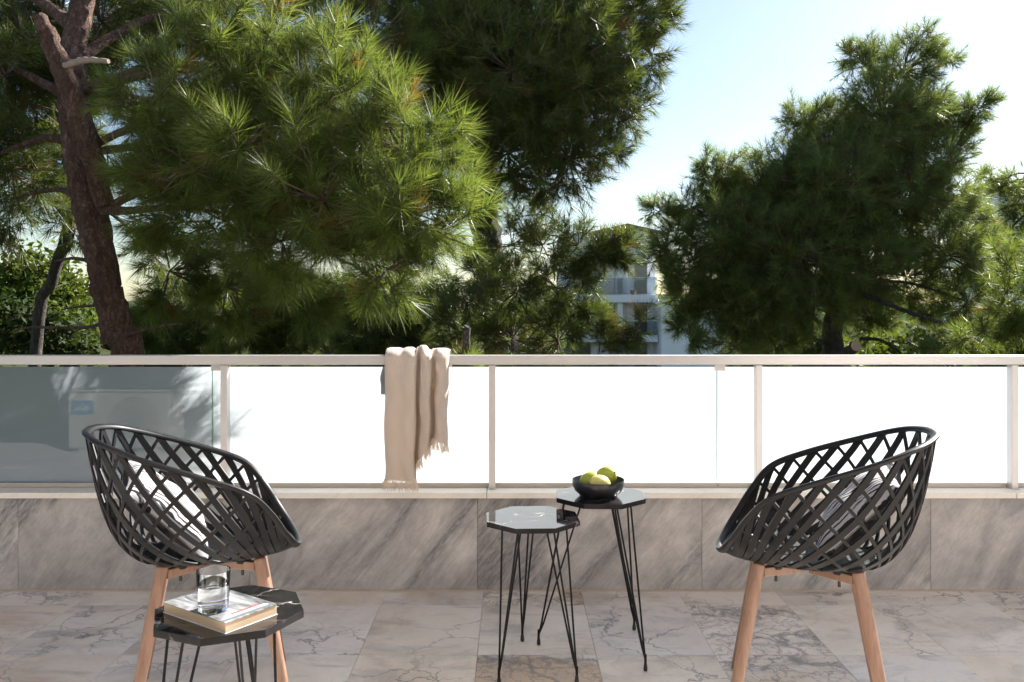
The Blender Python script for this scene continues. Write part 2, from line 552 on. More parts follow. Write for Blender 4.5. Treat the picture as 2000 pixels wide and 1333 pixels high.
class MB:
    def __init__(s):
        s.v, s.f, s.m = [], [], []

    def add(s, vs, fs, mi=0):
        k = len(s.v)
        s.v += [tuple(v) for v in vs]
        s.f += [tuple(i + k for i in f) for f in fs]
        s.m += [mi] * len(fs)

    def box(s, c, d, mi=0, mat=None):
        x, y, z = (e / 2 for e in d)
        vs = [Vector((a * x, b * y, e * z)) for a in (-1, 1) for b in (-1, 1) for e in (-1, 1)]
        if mat is not None:
            vs = [mat @ v for v in vs]
        c = Vector(c)
        s.add([v + c for v in vs], [(0, 1, 3, 2), (4, 6, 7, 5), (0, 4, 5, 1), (2, 3, 7, 6), (0, 2, 6, 4), (1, 5, 7, 3)], mi)

    def tube(s, pts, rad, n=8, cap=True, mi=0, closed=False, sx=1.0, up=None, jitter=0.0):
        pts = [Vector(p) for p in pts]
        m = len(pts)
        rad = rad if hasattr(rad, '__len__') else [rad] * m
        rings = []
        prev = None
        for i, p in enumerate(pts):
            if closed:
                t = pts[(i + 1) % m] - pts[i - 1]
            else:
                t = pts[min(i + 1, m - 1)] - pts[max(i - 1, 0)]
            t.normalize()
            if up is not None:
                a = up[i] - t * up[i].dot(t) if isinstance(up, list) else up - t * up.dot(t)
            elif prev is None:
                a = t.orthogonal()
            else:
                a = prev - t * prev.dot(t)
            a.normalize()
            prev = a
            b = t.cross(a)
            rings.append([p + (a * math.cos(q) + b * math.sin(q) * sx) * rad[i] * (1 + jitter * random.uniform(-1, 1))
                          for q in (2 * PI * k / n for k in range(n))])
        vs = [v for r in rings for v in r]
        fs = []
        for i in range(m if closed else m - 1):
            j = (i + 1) % m
            for k in range(n):
                l = (k + 1) % n
                fs.append((i * n + k, i * n + l, j * n + l, j * n + k))
        if cap and not closed:
            fs.append(tuple(range(n))[::-1])
            fs.append(tuple((m - 1) * n + k for k in range(n)))
        s.add(vs, fs, mi)

    def lathe(s, prof, n=48, c=(0, 0, 0), mi=0):
        c = Vector(c)
        vs, fs = [], []
        for r, z in prof:
            for k in range(n):
                a = 2 * PI * k / n
                vs.append(c + Vector((r * math.cos(a), r * math.sin(a), z)))
        for i in range(len(prof) - 1):
            for k in range(n):
                l = (k + 1) % n
                fs.append((i * n + k, i * n + l, (i + 1) * n + l, (i + 1) * n + k))
        s.add(vs, fs, mi)

    def build(s, name, mat, parent=None, smooth=False, bevel=0.0, loc=(0, 0, 0)):
        me = bpy.data.meshes.new(name)
        me.from_pydata(s.v, [], s.f)
        for x in (mat if isinstance(mat, (list, tuple)) else [mat]):
            me.materials.append(x)
        me.polygons.foreach_set('material_index', s.m)
        if smooth:
            me.polygons.foreach_set('use_smooth', [True] * len(me.polygons))
        me.update()
        if smooth:
            me.set_sharp_from_angle(angle=R(42))
        o = bpy.data.objects.new(name, me)
        C.objects.link(o)
        o.location = loc
        if parent is not None:
            o.parent = parent
        if bevel:
            b = o.modifiers.new('bevel', 'BEVEL')
            b.width = bevel
            b.segments = 2
            b.limit_method = 'ANGLE'
        return o


def box_obj(name, c, d, mat, parent=None, bevel=0.0):
    m = MB()
    m.box((0, 0, 0), d)
    return m.build(name, mat, parent, bevel=bevel, loc=c)


def share(o, name, loc, parent, scale=None):
    c = o.copy()
    c.name = name
    C.objects.link(c)
    c.location = loc
    c.parent = parent
    return c


# ================================================================== THE BALCONY
WALL_Y = 3.433
# floor: base slab and marble tiles, joints running straight away from the camera
floor = box_obj('floor', (0, 0.6, -0.112), (9.0, 5.65, 0.20), M['grout'])
tag(floor, kind='structure')
TILE_X0, TW = -0.114, 0.3915
rows = [(3.431, 3.272), (3.272, 2.806), (2.806, 2.345), (2.345, 1.885), (1.885, 1.425), (1.425, 0.965), (0.965, 0.505), (0.505, 0.045),
        (0.045, -0.415), (-0.415, -0.875), (-0.875, -1.335)]
for ri, (y1, y0) in enumerate(rows):
    proto = None
    shift = (0.0, 0.0, 0.0, 0.11, 0.0, 0.2)[ri % 6]
    for i in range(-9, 10):
        xc = TILE_X0 + TW * (i + 0.5) + shift
        if proto is None:
            m = MB()
            m.box((0, 0, 0), (TW - 0.0010, (y1 - y0) - 0.0010, 0.02))
            proto = m.build('floor_tile', M['floor'], floor, bevel=0.0005)
            o = proto
        else:
            o = share(proto, 'floor_tile', (0, 0, 0), floor)
        v_ = {(1, 2): 'floor_bold', (2, 2): 'floor_bold', (2, 0): 'floor_ochre', (3, -6): 'floor_bold', (0, 0): 'floor_ochre'}.get((ri, i))
        if v_:
            o.data = o.data.copy()
            o.data.materials[0] = M[v_]
        o.location = (xc, (y0 + y1) / 2 - 0.6, 0.112 - 0.01 + random.uniform(-0.0006, 0.0002))

# parapet: marble panels and sill slabs
par = empty('parapet_wall', (0, WALL_Y, 0))
tag(par, 'low balcony wall clad in streaked grey marble under a pale stone sill', 'wall')
core = box_obj('wall_core', (0, 0.115, 0.1), (9.0, 0.17, 0.55), M['concrete'], par)
box_obj('mortar_joint', (0, -.002, .003), (8.8, .006, .006), M['mortar'], par)
JX = [-4.42, -3.74, -2.90, -1.992, -1.057, -0.140, 0.766, 1.689, 2.61, 3.52, 4.42]
for a, b in zip(JX, JX[1:]):
    box_obj('marble_panel', ((a + b) / 2, 0.014 + random.uniform(-0.0008, 0.0008), 0.190), (b - a - 0.0012, 0.026, 0.378), M['wall'], par, 0.0008)
SX = [-4.42, -2.20, -0.101, 2.02, 4.42]
for a, b in zip(SX, SX[1:]):
    box_obj('sill_slab', ((a + b) / 2, 0.118, 0.3905), (b - a - 0.002, 0.285, 0.023), M['sill'], par, 0.002)

# railing
ral = empty('railing', (0, 3.47, 0.402))
tag(ral, 'aluminium balcony railing with frosted glass panes standing on the marble sill', 'railing')
box_obj('top_rail', (0, 0.020, 0.5275), (8.8, 0.055, 0.038), M['alu'], ral, 0.003)
for px in (-3.36, -2.268, -1.175, -0.081, 1.008, 2.052, 3.14):
    p = box_obj('post', (px, 0.020, 0.2535), (0.027, 0.038, 0.507), M['alu'], ral, 0.002)
    box_obj('base_plate', (0, 0, -0.2515), (0.033, 0.046, 0.005), M['alu'], p, 0.001)
GJ = [-4.38, -3.24, -1.240, 0.848, 2.936, 4.38]
for a, b in zip(GJ, GJ[1:]):
    m = MB()
    wd, th, z0, z1 = b - a - 0.003, 0.008, 0.006, 0.4955
    x0, x1 = -wd / 2, wd / 2
    vs = [(x, y, z) for x in (x0, x1) for y in (-th / 2, th / 2) for z in (z0, z1)]
    m.add(vs, [(0, 4, 5, 1)], 1)
    m.add(vs, [(2, 3, 7, 6)], 0)
    m.add(vs, [(0, 1, 3, 2), (4, 6, 7, 5), (0, 2, 6, 4), (1, 5, 7, 3)], 2)
    o = m.build('glass_pane', [M['film'], M['clear'], M['edge']], ral, loc=((a + b) / 2, 0.055, 0))
    for q, h0 in ((0.043, 0.017), (0.0665, 0.014)):
        box_obj('bottom_channel', ((a + b) / 2, q, h0 / 2 + 0.001), (b - a - 0.004, 0.010, h0), M['steel'], ral, 0.001)
for gx in GJ[1:-1]:
    box_obj('glass_clip', (gx + (0.01 if gx > 0 else 0.02), 0.046, 0.4945), (0.045, 0.006, 0.028), M['alu'], ral, 0.001)

# building behind the camera (bounces the sun back on to the balcony)
bw = MB()
bw.box((0, -1.55, 1.6), (9.0, 0.3, 3.8))
tag(bw.build('back_wall', M['facade']), kind='structure')
cl = MB()
cl.box((0, 0.64, 2.85), (9.0, 4.08, 0.18))
tag(cl.build('ceiling', M['facade']), kind='structure')


# ================================================================== CHAIRS
RIM = [(-.262, 0, .798), (-.247, .09, .797), (-.196, .179, .781), (-.086, .236, .741), (.058, .256, .690), (.164, .247, .643),
       (.223, .205, .577), (.266, .178, .508), (.296, .115, .462), (.312, 0, .440)]
PAN = [(-.095, 0), (-.088, .05), (-.065, .10), (-.015, .13), (.065, .145), (.125, .142), (.175, .132), (.215, .112), (.245, .075), (.258, 0)]
PAN = [(x, y, .437 + .03 * max(0, x)) for x, y in PAN]


def loop(P):
    return [Vector(p) for p in P] + [Vector((p[0], -p[1], p[2])) for p in P[-2:0:-1]]


def cr(Q, t):
    m = len(Q)
    i = math.floor(t)
    u = t - i
    a, b, c, d = (Q[(i + k) % m] for k in (-1, 0, 1, 2))
    return .5 * (2 * b + (c - a) * u + (2 * a - 5 * b + 4 * c - d) * u * u + (3 * b - a - 3 * c + d) * u ** 3)


RL, BL = loop(RIM), loop(PAN)


def shell(t, v):
    r, b = cr(RL, t), cr(BL, t)
    c1 = Vector((r.x + (b.x - r.x) * .16, r.y + (b.y - r.y) * .10, r.z + (b.z - r.z) * .55))
    c2 = Vector((b.x + (r.x - b.x) * .62, b.y + (r.y - b.y) * .66, b.z + .004))
    w_ = 1 - v
    return r * w_ ** 3 + c1 * 3 * w_ * w_ * v + c2 * 3 * w_ * v * v + b * v ** 3


def shell_n(t, v):
    e = .01
    n = (shell(t + e, v) - shell(t - e, v)).cross(shell(t, min(1, v + e)) - shell(t, max(0, v - e)))
    n.normalize()
    c = shell(t, v) - Vector((.05, 0, .7))
    return n if n.dot(c) > 0 else -n


def ribbon(path, width, thick):
    """Flat moulded strand following the shell."""
    m = MB()
    pts = [shell(t, v) for t, v in path]
    vs, fs = [], []
    n_ = len(pts)
    for i, (t, v) in enumerate(path):
        d = (pts[min(i + 1, n_ - 1)] - pts[max(i - 1, 0)]).normalized()
        n = shell_n(t, v)
        s_ = d.cross(n).normalized()
        n = s_.cross(d).normalized()
        a, b = s_ * width / 2, n * thick / 2
        vs += [pts[i] + a * .8 + b, pts[i] + a - b * .2, pts[i] + a * .8 - b, pts[i] - a * .8 - b, pts[i] - a - b * .2, pts[i] - a * .8 + b]
    for i in range(n_ - 1):
        for k in range(6):
            l = (k + 1) % 6
            fs.append((i * 6 + k, i * 6 + l, i * 6 + 6 + l, i * 6 + 6 + k))
    m.add(vs, fs)
    return m


def make_chair():
    root = empty('lattice_chair')
    # rim: flat, slightly flared bead
    N = 150
    pts = [cr(RL, 18 * k / N) for k in range(N)]
    cen = Vector((.03, 0, 0))
    ups = []
    for p in pts:
        a = Vector((p.x - .03, p.y, 0))
        ups.append((a.normalized() * 0.8 + Vector((0, 0, .35))).normalized())
    m = MB()
    m.tube(pts, 0.0125, 10, closed=True, sx=0.62, up=ups)
    m.build('rim', M['plastic'], root, smooth=True)
    # strands
    arc = [0.0]
    K = 360
    P = [cr(RL, 9 * k / K) for k in range(K + 1)]
    for a, b in zip(P, P[1:]):
        arc.append(arc[-1] + (b - a).length)

    def t_of(s_):
        s2 = abs(s_)
        i = min(range(K + 1), key=lambda k: abs(arc[k] - s2))
        return 9 * i / K * (1 if s_ >= 0 else -1)
    step = 0.0705
    s_max = arc[int(K * 7.0 / 9)]
    nst = 18

    def strand(t0, t1, w_, th):
        path = [(t0 + (t1 - t0) * (k / nst) ** 1.0, 0.985 * k / nst) for k in range(nst + 1)]
        ribbon(path, w_, th).build('lattice_strand', M['plastic'], root, smooth=True)
    k = 0
    while True:
        s0 = step * (k + .5)
        if s0 > s_max:
            break
        t0 = t_of(s0)
        for sg in (1, -1):
            fwd = min(t0 + 2.7, 7.7 + 0.10 * t0)
            strand(sg * t0, sg * fwd, .0205, .008)
            strand(sg * (t0 + 0.04), sg * (t0 - 2.2), .0105, .0070)
        k += 1
    # solid seat pan and waterfall front lip
    m = MB()
    rings, n = [], 72
    cx = Vector((.06, 0, .431))
    for q in (0.0, .25, .5, .75, 1.0):
        rings.append([cx + (cr(BL, 18 * k / n) - cx) * q if q else cx for k in range(n)])
    rings.append([shell(18 * k / n, .93) for k in range(n)])
    vs = [v for r in rings for v in r]
    fs = [(i * n + k, i * n + (k + 1) % n, (i + 1) * n + (k + 1) % n, (i + 1) * n + k) for i in range(5) for k in range(n)]
    m.add(vs, fs)
    o = m.build('seat_pan', M['plastic'], root, smooth=True)
    sm = o.modifiers.new('thick', 'SOLIDIFY')
    sm.thickness = .006
    sm.offset = 0
    m = MB()
    tt = [7.35 + 3.3 * k / 40 for k in range(41)]
    vv = [k / 8 for k in range(9)]
    vs = [shell(t, v) for v in vv for t in tt]
    m.add(vs, [(i * 41 + k, i * 41 + k + 1, (i + 1) * 41 + k + 1, (i + 1) * 41 + k) for i in range(8) for k in range(40)])
    o = m.build('front_lip', M['plastic'], root, smooth=True)
    sm = o.modifiers.new('thick', 'SOLIDIFY')
    sm.thickness = .006
    sm.offset = 0
    # wooden cross frame, legs, brackets
    fx, h, zt = .07, .128, .412
    for sx_ in (1, -1):
        for sy in (1, -1):
            m = MB()
            top = Vector((0, 0, 0.022))
            ft = Vector((sx_ * .078, sy * .078, -zt))
            n_ = 14
            pp = [top.lerp(ft, k / n_) for k in range(n_ + 1)]
            rr = [.0168 + .001 * math.sin(min(1, k / 4) * PI / 2) - .0045 * max(0, (k / n_ - .3)) for k in range(n_ + 1)]
            pp = [top + (top - pp[1]).normalized() * .004] + pp
            rr = [.0130] + rr
            m.tube(pp, rr, 20)
            m.build('leg', M['wood'], root, smooth=True, bevel=.002, loc=(fx + sx_ * h, sy * h, zt))
            # beam from centre to leg
            a = Vector((fx + sx_ * .012, sy * .012, .402))
            b = Vector((fx + sx_ * (h - .008), sy * (h - .008), .412))
            d = b - a
            rot = Matrix.Rotation(math.atan2(d.y, d.x), 3, 'Z') @ Matrix.Rotation(-math.atan2(d.z, math.hypot(d.x, d.y)), 3, 'Y')
            m = MB()
            m.box((a + b) / 2, (d.length, .022, .026), mat=rot)
            m.build('cross_beam', M['wood'], root, bevel=.003)
            m = MB()
            c = Vector((fx + sx_ * (h - .045), sy * (h - .045), .424))
            m.lathe([(0.001, -.010), (.017, -.010), (.019, -.004), (.019, .010), (.001, .010)], 18, c)
            m.box(c + Vector((0, 0, -.004)), (.05, .014, .008), mat=rot)
            br = m.build('bracket', M['plastic'], root)
            m = MB()
            m.lathe([(0.0005, -.046), (.0042, -.046), (.0042, -.010), (0.0005, -.010)], 10, c)
            m.build('bolt', M['screw'], br)
    return root


def kids(o):
    return [c for c in bpy.data.objects if c.parent == o]


def copy_tree(o, parent=None):
    ch = kids(o)
    c = o.copy()
    C.objects.link(c)
    c.parent = parent
    for k in ch:
        copy_tree(k, c)
    return c


chair = make_chair()
chair2 = copy_tree(chair)
chair.location = (-.944, 2.474, 0)
chair.rotation_euler = (0, 0, .318)
chair2.location = (.912, 2.424, 0)
chair2.rotation_euler = (0, 0, PI - .303)
tag(chair, 'black lattice tub chair behind the book table, in front of the shaded pane', 'chair', 'black lattice chairs on the balcony')
tag(chair2, 'black lattice tub chair right of the fruit bowl, facing the side tables', 'chair', 'black lattice chairs on the balcony')


def make_pillow():
    m = MB()
    n = 28
    a = .155
    vs, fs = [], []
    for side in (1, -1):
        for i in range(n + 1):
            for j in range(n + 1):
                u, v = -1 + 2 * i / n, -1 + 2 * j / n
                pinch = 1 - .07 * (abs(u) ** 2 * (1 - v * v) * -1 + abs(v) ** 2 * 0)
                ex = (1 - abs(u) ** 2.4) * (1 - abs(v) ** 2.4)
                hgt = .056 * ex ** .42 if ex > 0 else 0
                wr = .004 * math.sin(9 * u + 4 * v) * ex + .003 * math.sin(15 * v - 6 * u) * ex
                x = a * u * (1 - .10 * (1 - v * v) * abs(u) ** 3)
                y = a * v * (1 - .10 * (1 - u * u) * abs(v) ** 3)
                vs.append((x, y, side * (hgt + wr + .001)))
    w_ = n + 1
    for s_ in range(2):
        o = s_ * w_ * w_
        for i in range(n):
            for j in range(n):
                q = (o + i * w_ + j, o + (i + 1) * w_ + j, o + (i + 1) * w_ + j + 1, o + i * w_ + j + 1)
                fs.append(q if s_ == 0 else q[::-1])
    m.add(vs, fs)
    return m.build('cushion', M['stripe'], None, smooth=True)


def place_pillow(o, ch, lx, ly, lz, tilt, roll):
    # face normal (local z) points forward and up out of the chair
    rot = Matrix.Rotation(ch.rotation_euler.z, 4, 'Z') @ Matrix.Rotation(tilt, 4, 'Y') @ Matrix.Rotation(roll, 4, 'Z')
    hz = ch.rotation_euler.z
    p = Vector(ch.location) + Vector((lx * math.cos(hz) - ly * math.sin(hz), lx * math.sin(hz) + ly * math.cos(hz), lz))
    o.matrix_world = Matrix.Translation(p) @ rot


pil = make_pillow()
pil2 = pil.copy()
C.objects.link(pil2)
place_pillow(pil, chair, -.058, -.02, .565, R(47), R(8))
place_pillow(pil2, chair2, -.072, 0.0, .575, R(48), R(-7))
tag(pil, 'black and white striped cushion leaning in the chair by the book table', 'cushion', 'striped cushions in the chairs')
tag(pil2, 'black and white striped cushion in the chair right of the fruit bowl', 'cushion', 'striped cushions in the chairs')


# ================================================================== SIDE TABLES
TOP_T = .0155


def make_table(name, loc, rot, rad, h, feet, label):
    root = empty('side_table', loc)
    tag(root, label, 'table', 'octagonal side tables')
    m = MB()
    ring = []
    for z in (h - TOP_T, h):
        ring.append([(rad * math.cos(rot + k * PI / 4), rad * math.sin(rot + k * PI / 4), z) for k in range(8)])
    m.add(ring[0] + ring[1], [tuple(range(8))[::-1], tuple(range(8, 16))])
    m.f += [(k, (k + 1) % 8, 8 + (k + 1) % 8, 8 + k) for k in range(8)]
    m.m += [1] * 8
    m.build('table_top', [M['black'], M['black_edge']], root, bevel=.0009)
    for fx, fy in feet:
        r_ = math.hypot(fx, fy)
        d = Vector((fx / r_, fy / r_, 0))
        tn = Vector((-d.y, d.x, 0))
        ft = Vector((fx, fy, .022))
        m = MB()
        tops = [d * .118 + tn * .030, d * .118 - tn * .030, d * .058]
        zt = h - TOP_T - .003
        for q in tops:
            q = Vector((q.x, q.y, zt))
            j = ft + (q - ft).normalized() * .055
            m.tube([q, j, ft + Vector((0, 0, .012))], .0031, 8)
        # bent top strap under the slab
        for a, b in ((0, 1), (1, 2), (2, 0)):
            pa, pb = Vector((*tops[a][:2], zt)), Vector((*tops[b][:2], zt))
            m.tube([pa, pb], .0028, 6)
        m.tube([ft + Vector((0, 0, .030)), ft], [.0042, .0042], 8)
        lg = m.build('leg', M['iron'], root, smooth=True)
        m = MB()
        m.lathe([(.0005, 0), (.0058, .0005), (.0066, .006), (.0060, .014), (.0042, .026), (.0005, .027)], 12, (fx, fy, 0))
        m.build('foot', M['rubber'], lg, smooth=True)
    return root


K_ = 1.0748
make_table('a', (.060 * K_, 2.533 * K_, 0), -2.701, .158, .476, [(-.104, -.139), (.133, -.128), (-.029, .197)],
           'empty octagonal black marble side table on hairpin legs, its top mirroring the glass')
make_table('b', (.275 * K_, 2.662 * K_, 0), -2.793, .158, .517, [(-.205, .028), (.138, .160), (.125, -.178)],
           'octagonal black marble side table on hairpin legs carrying the fruit bowl')
make_table('c', (-.554 * K_, 1.668 * K_, 0), -2.375, .158, .511, [(-.120, -.140), (.142, -.120), (-.010, .190)],
           'octagonal black marble side table carrying the book and water glass')

# bowl with fruit
bc = at(1168, 968, 2.85)
bz = .5172
bx, by = bc.x, 2.845
m = MB()
prof = [(.001, .004), (.052, .004), (.054, 0), (.062, 0), (.064, .005), (.078, .018), (.0855, .034), (.0875, .052), (.0868, .0545), (.0848, .0535),
        (.0825, .036), (.074, .021), (.055, .012), (.001, .010)]
m.lathe(prof, 64)
o = m.build('bowl', M['ceramic'], None, smooth=True, loc=(bx, by, bz))
tag(o, 'small black ceramic bowl holding three fruits on the side table', 'bowl')


def fruit(loc, r, rot, mat, label, long=1.18):
    root = None
    m = MB()
    prof = []
    n = 22
    for k in range(n + 1):
        a = PI * k / n
        rr = math.sin(a)
        z = -math.cos(a) * long
        if k > n - 4:
            z += .05 * (k - (n - 4)) / 4
        prof.append((max(.002, r * rr ** .92), r * z))
    m.lathe(prof, 32)
    m.v = [(x * (1 + .02 * math.sin(3 * math.atan2(y, x))), y, z) for x, y, z in m.v]
    o = m.build('fruit', mat, None, smooth=True, loc=loc)
    o.rotation_euler = rot
    s_ = MB()
    s_.lathe([(.0005, r * long * 1.0), (.0035, r * long * 1.0), (.003, r * long * 1.08), (.0005, r * long * 1.09)], 8)
    s_.build('stem', M['stem'], o)
    tag(o, label, 'fruit', 'fruits in the black bowl')


fruit((bx + .028, by + .014, bz + .061), .0325, (R(62), R(18), R(38)), M['lime'], 'large green citrus fruit, highest of the three in the bowl')
fruit((bx - .026, by + .008, bz + .046), .0310, (R(70), 0, R(75)), M['lime'], 'green citrus fruit lying at the left inside of the bowl')
fruit((bx + .002, by - .034, bz + .044), .0310, (R(80), R(10), R(-70)), M['lemon'], 'pale yellow citrus fruit lying foremost in the bowl')

# paperback
bk = empty('paperback_book', (-.606, 1.7125, .5115), math.atan2(.109, .068))
# corners: left (-.724,1.771), front (-.555,1.654), right (-.487,1.763)
Lp, Fp, Rp = Vector((-.724, 1.771)), Vector((-.555, 1.654)), Vector((-.487, 1.763))
cen = (Lp + Rp) / 2
e1 = (Lp - Fp)
e2 = (Rp - Fp)
LA, LB = e1.length, e2.length
bk.location = (cen.x, cen.y, .5115)
bk.rotation_euler = (0, 0, math.atan2(e1.y, e1.x))
tag(bk, 'thick paperback book with a grey photographic cover lying under the water glass', 'book')
box_obj('page_block', (0, 0, .0110), (LA - .003, LB - .003, .0196), M['pages'], bk, .0006)
box_obj('back_cover', (0, 0, .0006), (LA, LB, .0010), M['white'], bk)
cv = box_obj('front_cover', (0, 0, .0215), (LA, LB, .0012), M['cover'], bk)
# printed bands along the front edge of the cover (title strip)
for (x, y, wx, wy, mt) in ((-LA / 2 + .024, 0.0, .0035, LB * .78, 'white'), (-LA / 2 + .030, -.008, .0050, LB * .55, 'red'), (-LA / 2 + .0175, 0.0, .0030, LB * .84, 'white'),
                           (-LA / 2 + .0105, 0.0, .0105, LB * .99, 'grey')):
    box_obj('title_band', (x, y, .00085), (wx, wy, .0003), M[mt], cv)
tc = bpy.data.curves.new('title_lettering', 'FONT')

# glass of water (z 0.5341 up)
gx, gy, gz = -.606, 1.728, .5340
m = MB()
Hh = .081
m.lathe([(.0005, .0002), (.0270, .0002), (.0295, .0025), (.0335, Hh - .001), (.0330, Hh), (.0318, Hh - .001), (.0280, .012), (.0240, .0090), (.0005, .0085)], 64)
gl = m.build('drinking_glass', M['glass'], None, smooth=True, loc=(gx, gy, gz))
tag(gl, 'clear straight tumbler of water standing on the paperback book', 'glass')
m = MB()
wz = .050
ri = .0280 + (.0318 - .0280) * (wz - .012) / (Hh - .013)
m.lathe([(.0005, .0088), (.0240, .0093), (.0281, .0123), (ri + .0002, wz), (.0005, wz - .0004)], 64)
m.build('water', M['water'], gl, smooth=True)

# ================================================================== THROW
def make_throw():
    nx, nz = 170, 110
    xL, xR = -.512, -.253
    zr = .9515           # rail top
    root = empty('throw_blanket', (-.38, 3.47, .95))
    tag(root, 'beige woven throw with fringed ends draped over the railing', 'blanket')

    sec = [(.00, .004), (.015, .034), (.10, .048), (.25, .056), (.40, .064), (.475, .060), (.50, .036), (.475, .014), (.49, .004), (.545, .004), (.555, .020), (.565, .044), (.62, .056),
           (.70, .054), (.735, .034), (.725, .012), (.745, .004), (.785, .006), (.795, .034), (.84, .050), (.92, .050), (.98, .036), (1.0, .006)]
    sec = [Vector((a_ * .259, b_, 0)) for a_, b_ in sec]
    fine = []
    for i in range(len(sec) - 1):
        p0, p1, p2, p3 = sec[max(i - 1, 0)], sec[i], sec[i + 1], sec[min(i + 2, len(sec) - 1)]
        for k in range(10):
            u = k / 10
            fine.append(.5 * (2 * p1 + (p2 - p0) * u + (2 * p0 - 5 * p1 + 4 * p2 - p3) * u * u + (3 * p1 - p0 - 3 * p2 + p3) * u ** 3))
    fine.append(sec[-1])
    acc = [0.0]
    for a_, b_ in zip(fine, fine[1:]):
        acc.append(acc[-1] + (b_ - a_).length)

    def prof(s_):
        """x fraction and fold relief (m), hem height, top height for arc position s across the cloth"""
        t_ = s_ * acc[-1]
        i = min(len(fine) - 2, max(0, next((k for k in range(len(acc)) if acc[k] > t_), len(acc) - 1) - 1))
        u = (t_ - acc[i]) / max(1e-9, acc[i + 1] - acc[i])
        p = fine[i].lerp(fine[i + 1], min(1, u))
        xf, y = p.x / .259, p.y
        y += .0030 * math.sin(23 * s_) + .0020 * math.sin(51 * s_ + 1)
        if xf < .50:
            hem = .452 + .004 * math.sin(9 * xf)
        elif xf < .78:
            hem = .515 + (xf - .50) * .27
        else:
            hem = .617 - (xf - .78) * .10

        def bump_(c, w_, h_):
            return h_ * math.exp(-((xf - c) / w_) ** 4)
        top = .017 + bump_(.12, .14, .010) + bump_(.36, .09, .012) + bump_(.57, .08, .020) + bump_(.86, .13, .008)
        return xf, y, hem, top
    vs, uvs = [], []
    for i in range(nx + 1):
        s_ = i / nx
        xf, y, hem, top = prof(s_)
        for j in range(nz + 1):
            q = j / nz
            if q < .68:                          # hanging front
                k = q / .68
                z = hem + (zr - .012 - hem) * k
                grow = .62 + .38 * min(1, (1 - k) * 2.2)
                yy = 3.452 - .012 - y * grow
                spread = 1.0 + .02 * (1 - k)
                wob = .004 * math.sin(11 * k + 7 * s_) * (1 - k)
                x = xL + (xR - xL) * (.5 + (xf - .5) * (.965 + .035 * k) - .018 * (1 - k)) + wob
            elif q < .80:                        # over the rail
                a = (q - .68) / .12
                r_ = a * PI
                yy = 3.490 - math.cos(r_) * (.050 + y * .62 * (1 - a))
                z = zr - .012 + math.sin(r_) * (.014 + top)
                x = xL + (xR - xL) * xf
            else:                                # short back fall, bunched behind the rail
                a = (q - .80) / .20
                yy = 3.540 + .012 * math.sin(a * PI) + .012 * math.sin(14 * s_)
                z = zr - .012 - a * .13 - .01 * math.sin(6 * s_) * a
                x = xL + (xR - xL) * xf - .012 * a * (1 - xf)
            yy += .0012 * math.sin(60 * s_ + 30 * q) + .0048 * math.sin(17 * s_ + 9 * q + 2 * math.sin(7 * q)) * math.sin(23 * q - 8 * s_)
            vs.append((x + .38, yy - 3.47, z - .95))
            uvs.append((s_ * .55, q * 1.0))
    fs = []
    w_ = nz + 1
    for i in range(nx):
        for j in range(nz):
            fs.append((i * w_ + j, (i + 1) * w_ + j, (i + 1) * w_ + j + 1, i * w_ + j + 1))
    m = MB()
    m.add(vs, fs)
    o = m.build('cloth', M['throw'], root, smooth=True)
    ul = o.data.uv_layers.new(name='UVMap')
    for p in o.data.polygons:
        for li in p.loop_indices:
            ul.data[li].uv = uvs[o.data.loops[li].vertex_index]
    sm = o.modifiers.new('thick', 'SOLIDIFY')
    sm.thickness = .003
    # fringe: twisted threads along the front hem
    m = MB()
    for k in range(330):
        s_ = (k + random.random()) / 330
        i = min(nx - 1, int(s_ * nx))
        p = Vector(vs[i * w_]).lerp(Vector(vs[(i + 1) * w_]), s_ * nx - i)
        L = random.uniform(.024, .046)
        d = Vector((random.gauss(0, .18), random.gauss(-.05, .12), -1)).normalized()
        e = Vector((random.gauss(0, .006), random.gauss(0, .004), 0))
        m.tube([p + Vector((0, 0, .006)), p + d * L * .5 + e, p + d * L + e * 1.6], [.0011, .0013, .0006], 4)
    f = m.build('fringe', M['fringe'], root)
    f['kind'] = 'stuff'


make_throw()

# ================================================================== AIR CONDITIONER (seen mirrored in the shaded pane)
acx0, acw, ach, acd, acy = -3.49, .80, .445, .30, .35
ac = empty('air_conditioner', (acx0 + acw / 2, acy - acd / 2, 0))
tag(ac, 'pale air conditioner outdoor unit with blue sticker mirrored in the shaded pane', 'air conditioner')
box_obj('casing', (0, 0, .03 + ach / 2), (acw, acd, ach), M['ac'], ac, .012)
box_obj('lid', (0, .003, .03 + ach + .008), (acw + .014, acd + .02, .016), M['ac'], ac, .006)
for sx_ in (-1, 1):
    box_obj('foot', (sx_ * .28, 0, .015), (.07, acd + .02, .03), M['ac'], ac, .003)
gr = MB()
for r_ in (.05, .085, .12, .155, .19):
    gr.tube([(.13 + r_ * math.cos(2 * PI * k / 40), acd / 2 + .012, .245 + r_ * math.sin(2 * PI * k / 40)) for k in range(40)], .0025, 5, closed=True)
for k in range(8):
    a = PI * k / 8
    gr.tube([(.13 + .19 * math.cos(a), acd / 2 + .014, .245 + .19 * math.sin(a)), (.13 - .19 * math.cos(a), acd / 2 + .014, .245 - .19 * math.sin(a))], .0025, 5)
gr.build('fan_grille', M['grill'], ac)
st = box_obj('sticker', (-.285, acd / 2 + .0015, .352), (.172, .002, .112), M['blue'], ac)
tc.body = 'Midea'
tc.size = .052
tc.align_x = 'CENTER'
tc.align_y = 'CENTER'
tc.extrude = .0002
tc.materials.append(M['white'])
tmp = bpy.data.objects.new('lettering_curve', tc)
C.objects.link(tmp)
bpy.context.view_layer.update()
me = bpy.data.meshes.new_from_object(tmp)
bpy.data.objects.remove(tmp)
